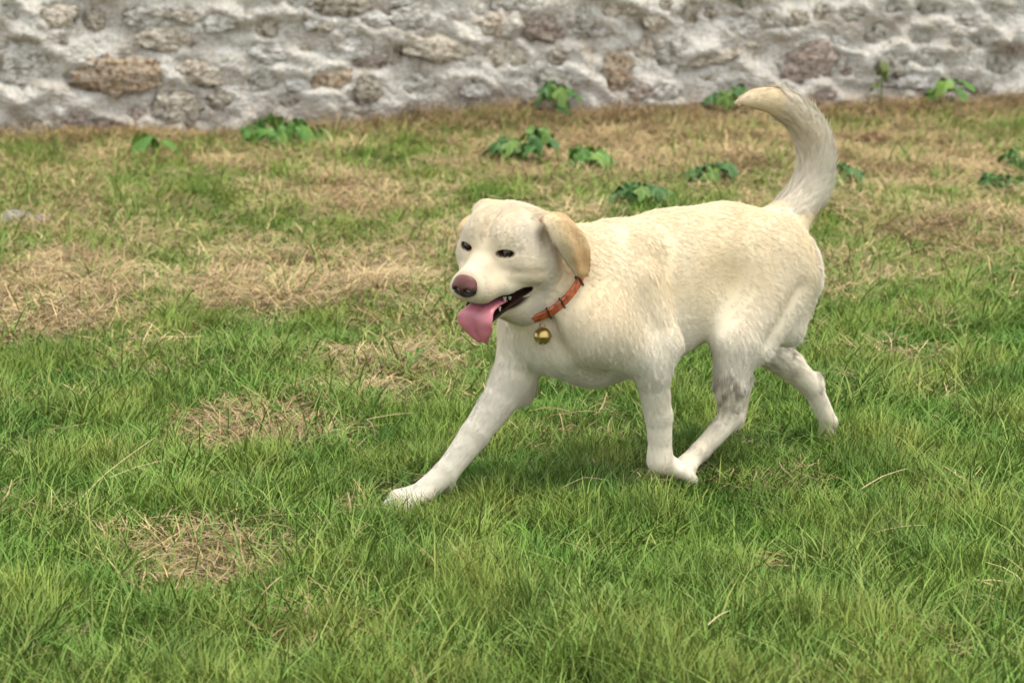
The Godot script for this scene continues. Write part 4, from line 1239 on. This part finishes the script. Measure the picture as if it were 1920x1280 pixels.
func make_weeds() -> void:
	var mid := Color(0.058, 0.145, 0.03); var bright := Color(0.08, 0.19, 0.03); var dull := Color(0.058, 0.14, 0.03)
	weed("weed", "tall weed with drooping lobed leaves against the wall above the dog's head", on(0.187, -6.02), 0.18, 8, 0.085, 5, 0.5, mid, 0.055, 1)
	weed("weed", "low bushy dark green weed at the foot of the wall, left of the middle", on(-0.93, -5.36), 0.13, 26, 0.075, 3, 0.3, bright, 0.17, 2)
	weed("weed", "small weed of three bright upright leaves on the left below the wall", on(-1.40, -4.95), 0.11, 4, 0.105, 1, 0.0, bright, 0.075, 3)
	weed("weed", "leafy weed in dry grass left of the three behind the dog's head", on(-0.01, -4.86), 0.11, 8, 0.08, 5, 0.45, mid, 0.05, 4)
	weed("weed", "upright leafy weed in dry grass, the middle one behind the dog's head", on(0.105, -4.78), 0.16, 11, 0.07, 3, 0.4, mid, 0.045, 5)
	weed("weed", "broad flat leafy weed in dry grass, right of the three behind the dog's head", on(0.28, -4.64), 0.09, 11, 0.08, 5, 0.35, bright, 0.06, 6)
	weed("weed", "weed with lobed leaves just left of the dog's tail tip at the wall", on(0.93, -6.2), 0.15, 7, 0.08, 5, 0.5, mid, 0.08, 7)
	weed("weed", "dark low weed above the middle of the dog's back", on(0.74, -4.30), 0.09, 8, 0.085, 5, 0.5, dull, 0.07, 8)
	weed("weed", "wide weed with large flat leaves at the wall on the right", on(1.92, -6.42), 0.15, 7, 0.085, 3, 0.35, bright, 0.07, 9)
	weed("weed", "thin yellowish sprig growing up the wall right of the dog's tail", on(1.62, -6.42), 0.22, 4, 0.05, 3, 0.3, Color(0.13, 0.17, 0.04), 0.02, 10)
	weed("weed", "low dark weed close behind the dog's shoulders", on(0.44, -3.72), 0.09, 9, 0.08, 5, 0.4, dull, 0.09, 11)
	weed("weed", "feathery weed at the right edge of the picture, above its neighbour", on(1.93, -4.55), 0.11, 9, 0.06, 5, 0.6, mid, 0.08, 12)
	weed("weed", "low spreading weed at the right edge, nearest to the camera there", on(1.78, -4.15), 0.08, 10, 0.075, 5, 0.5, mid, 0.11, 13)
	weed("weed", "small weed just right of the curve of the dog's tail", on(1.19, -4.22), 0.09, 8, 0.065, 5, 0.45, mid, 0.06, 14)
	# a tuft rooted in a joint of the wall
	var p: Vector3 = WALL_AT + WALL_ALONG * 3.20 + WALL_OUT * 0.01
	weed("weed", "small dark green sprig rooted in a joint high on the wall", Vector3(p.x, 0.515, p.z), 0.03, 6, 0.035, 3, 0.4, dull, 0.02, 15)
	var spots := [[-0.60, -0.34], [-0.53, -0.45], [-0.24, -1.02], [-0.09, -0.87], [-0.32, -0.62], [-0.74, -2.9], [0.20, 1.05], [0.62, 0.45]]
	var names := ["small clover at the near edge of the bare patch left of the front paw", "small clover on the bare straw patch behind its near edge", "small pale clover in thin grass left of the reaching leg", "lone clover close to the left of the dog's chest", "little clover in the grass beside the bare patch", "small clover in the dry straw at the left", "clover in the lush grass in the foreground below the dog", "clover in the grass below the dog's hind legs"]
	for i in spots.size():
		var s: Array = spots[i]
		weed("clover", names[i], on(s[0], s[1]), 0.05, 4, 0.026, 3, 0.35, Color(0.12, 0.26, 0.05), 0.025, 40 + i)


# ---------------------------------------------------------------- single stalks, stones and clods on the lawn
func stalk(label: String, pts: Array, r: float, c: Color) -> void:
	var cv := Curve3D.new()
	for p in pts: cv.add_point(p)
	var line := PackedVector3Array(); var rad := PackedFloat32Array()
	var n := 14
	for i in n + 1:
		var t := i / float(n)
		var q := cv.sample_baked(cv.get_baked_length() * t)
		line.append(q + Vector3(0, sin(t * PI) * 0.004, 0)); rad.append(r * lerpf(1.0, 0.45, t) * (1.25 if i % 5 == 2 else 1.0))
	var o := inst(tube(line, rad, 6), mat(c, 0.7), "straw_stalk", self)
	tag(o, label, "stalk", "single dry stalks on the grass")

func make_litter() -> void:
	var hay := Color(0.52, 0.42, 0.22)
	stalk("long pale stalk bent upward in the grass, left of the bare patch", [Vector3(-0.88, 0.05, 0.47), Vector3(-0.84, 0.075, 0.34), Vector3(-0.76, 0.11, 0.14)], 0.00105, hay)
	stalk("pale stalk lying level across the longer bent one", [Vector3(-0.83, 0.07, 0.33), Vector3(-0.73, 0.085, 0.24)], 0.00093, hay)
	stalk("pale stalk slanting in the grass right of the dog, below its hind legs", [Vector3(0.71, 0.07, 0.42), Vector3(0.76, 0.08, 0.37), Vector3(0.815, 0.09, 0.33)], 0.00112, hay)
	stalk("thin dry stalk lying flat at the lower right in the grass", [Vector3(0.70, 0.06, 0.72), Vector3(0.80, 0.075, 0.72)], 0.00093, hay)
	stalk("stout pale stalk in the foreground at the bottom of the picture", [Vector3(0.33, 0.09, 1.42), Vector3(0.37, 0.10, 1.37)], 0.00136, hay)
	stalk("curved dry stalk in the grass between the dog's front paws", [Vector3(0.10, 0.05, 0.34), Vector3(0.15, 0.06, 0.30), Vector3(0.20, 0.065, 0.33)], 0.00087, hay)
	stalk("yellow stalk lying across the near bare patch", [Vector3(-0.66, 0.03, 0.74), Vector3(-0.57, 0.035, 0.70), Vector3(-0.52, 0.03, 0.72)], 0.00099, Color(0.5, 0.42, 0.12))
	stalk("thin tan stalk on the lawn left of the dog's reaching leg", [Vector3(-0.33, 0.06, -0.25), Vector3(-0.24, 0.055, -0.32), Vector3(-0.20, 0.05, -0.36)], 0.00081, hay)
	# grey rock at the left edge
	var n := FastNoiseLite.new(); n.seed = 4; n.frequency = 1.1
	var rock := stone_mesh(300)
	var rm := mat(Color.WHITE, 0.95, 0.2)
	rm.albedo_texture = noise_tex(0.02, 4, FastNoiseLite.TYPE_SIMPLEX_SMOOTH, 90, ramp([Color(0.12, 0.105, 0.09), Color(0.27, 0.25, 0.225)], [0.3, 0.65]))
	rm.uv1_triplanar = true; rm.uv1_scale = Vector3(0.7, 0.7, 0.7)
	var o := inst(rock, rm, "rock", self, Transform3D(Basis(Vector3.UP, 0.4).scaled_local(Vector3(0.055, 0.035, 0.05)), Vector3(-1.66, ground_h(-1.66, -3.4) + 0.02, -3.40)))
	tag(o, "grey rock lying in the grass near the left edge, larger of two", "rock")
	o = inst(rock, rm, "rock", self, Transform3D(Basis(Vector3.UP, 2.1).scaled_local(Vector3(0.04, 0.022, 0.035)), Vector3(-1.575, ground_h(-1.575, -3.36) + 0.014, -3.36)))
	tag(o, "small flat grey rock to the right of the larger rock", "rock")
	var cm := mat(Color.WHITE, 1.0, 0.1)
	cm.albedo_texture = noise_tex(0.03, 4, FastNoiseLite.TYPE_SIMPLEX_SMOOTH, 91, ramp([Color(0.06, 0.035, 0.02), Color(0.2, 0.12, 0.07)], [0.3, 0.7]))
	cm.uv1_triplanar = true
	o = inst(stone_mesh(301), cm, "clod", self, Transform3D(Basis().scaled_local(Vector3(0.055, 0.04, 0.05)), Vector3(1.46, ground_h(1.46, -5.42) + 0.025, -5.42)))
	tag(o, "dark brown earth clod in the straw right of the dog's tail", "clod")
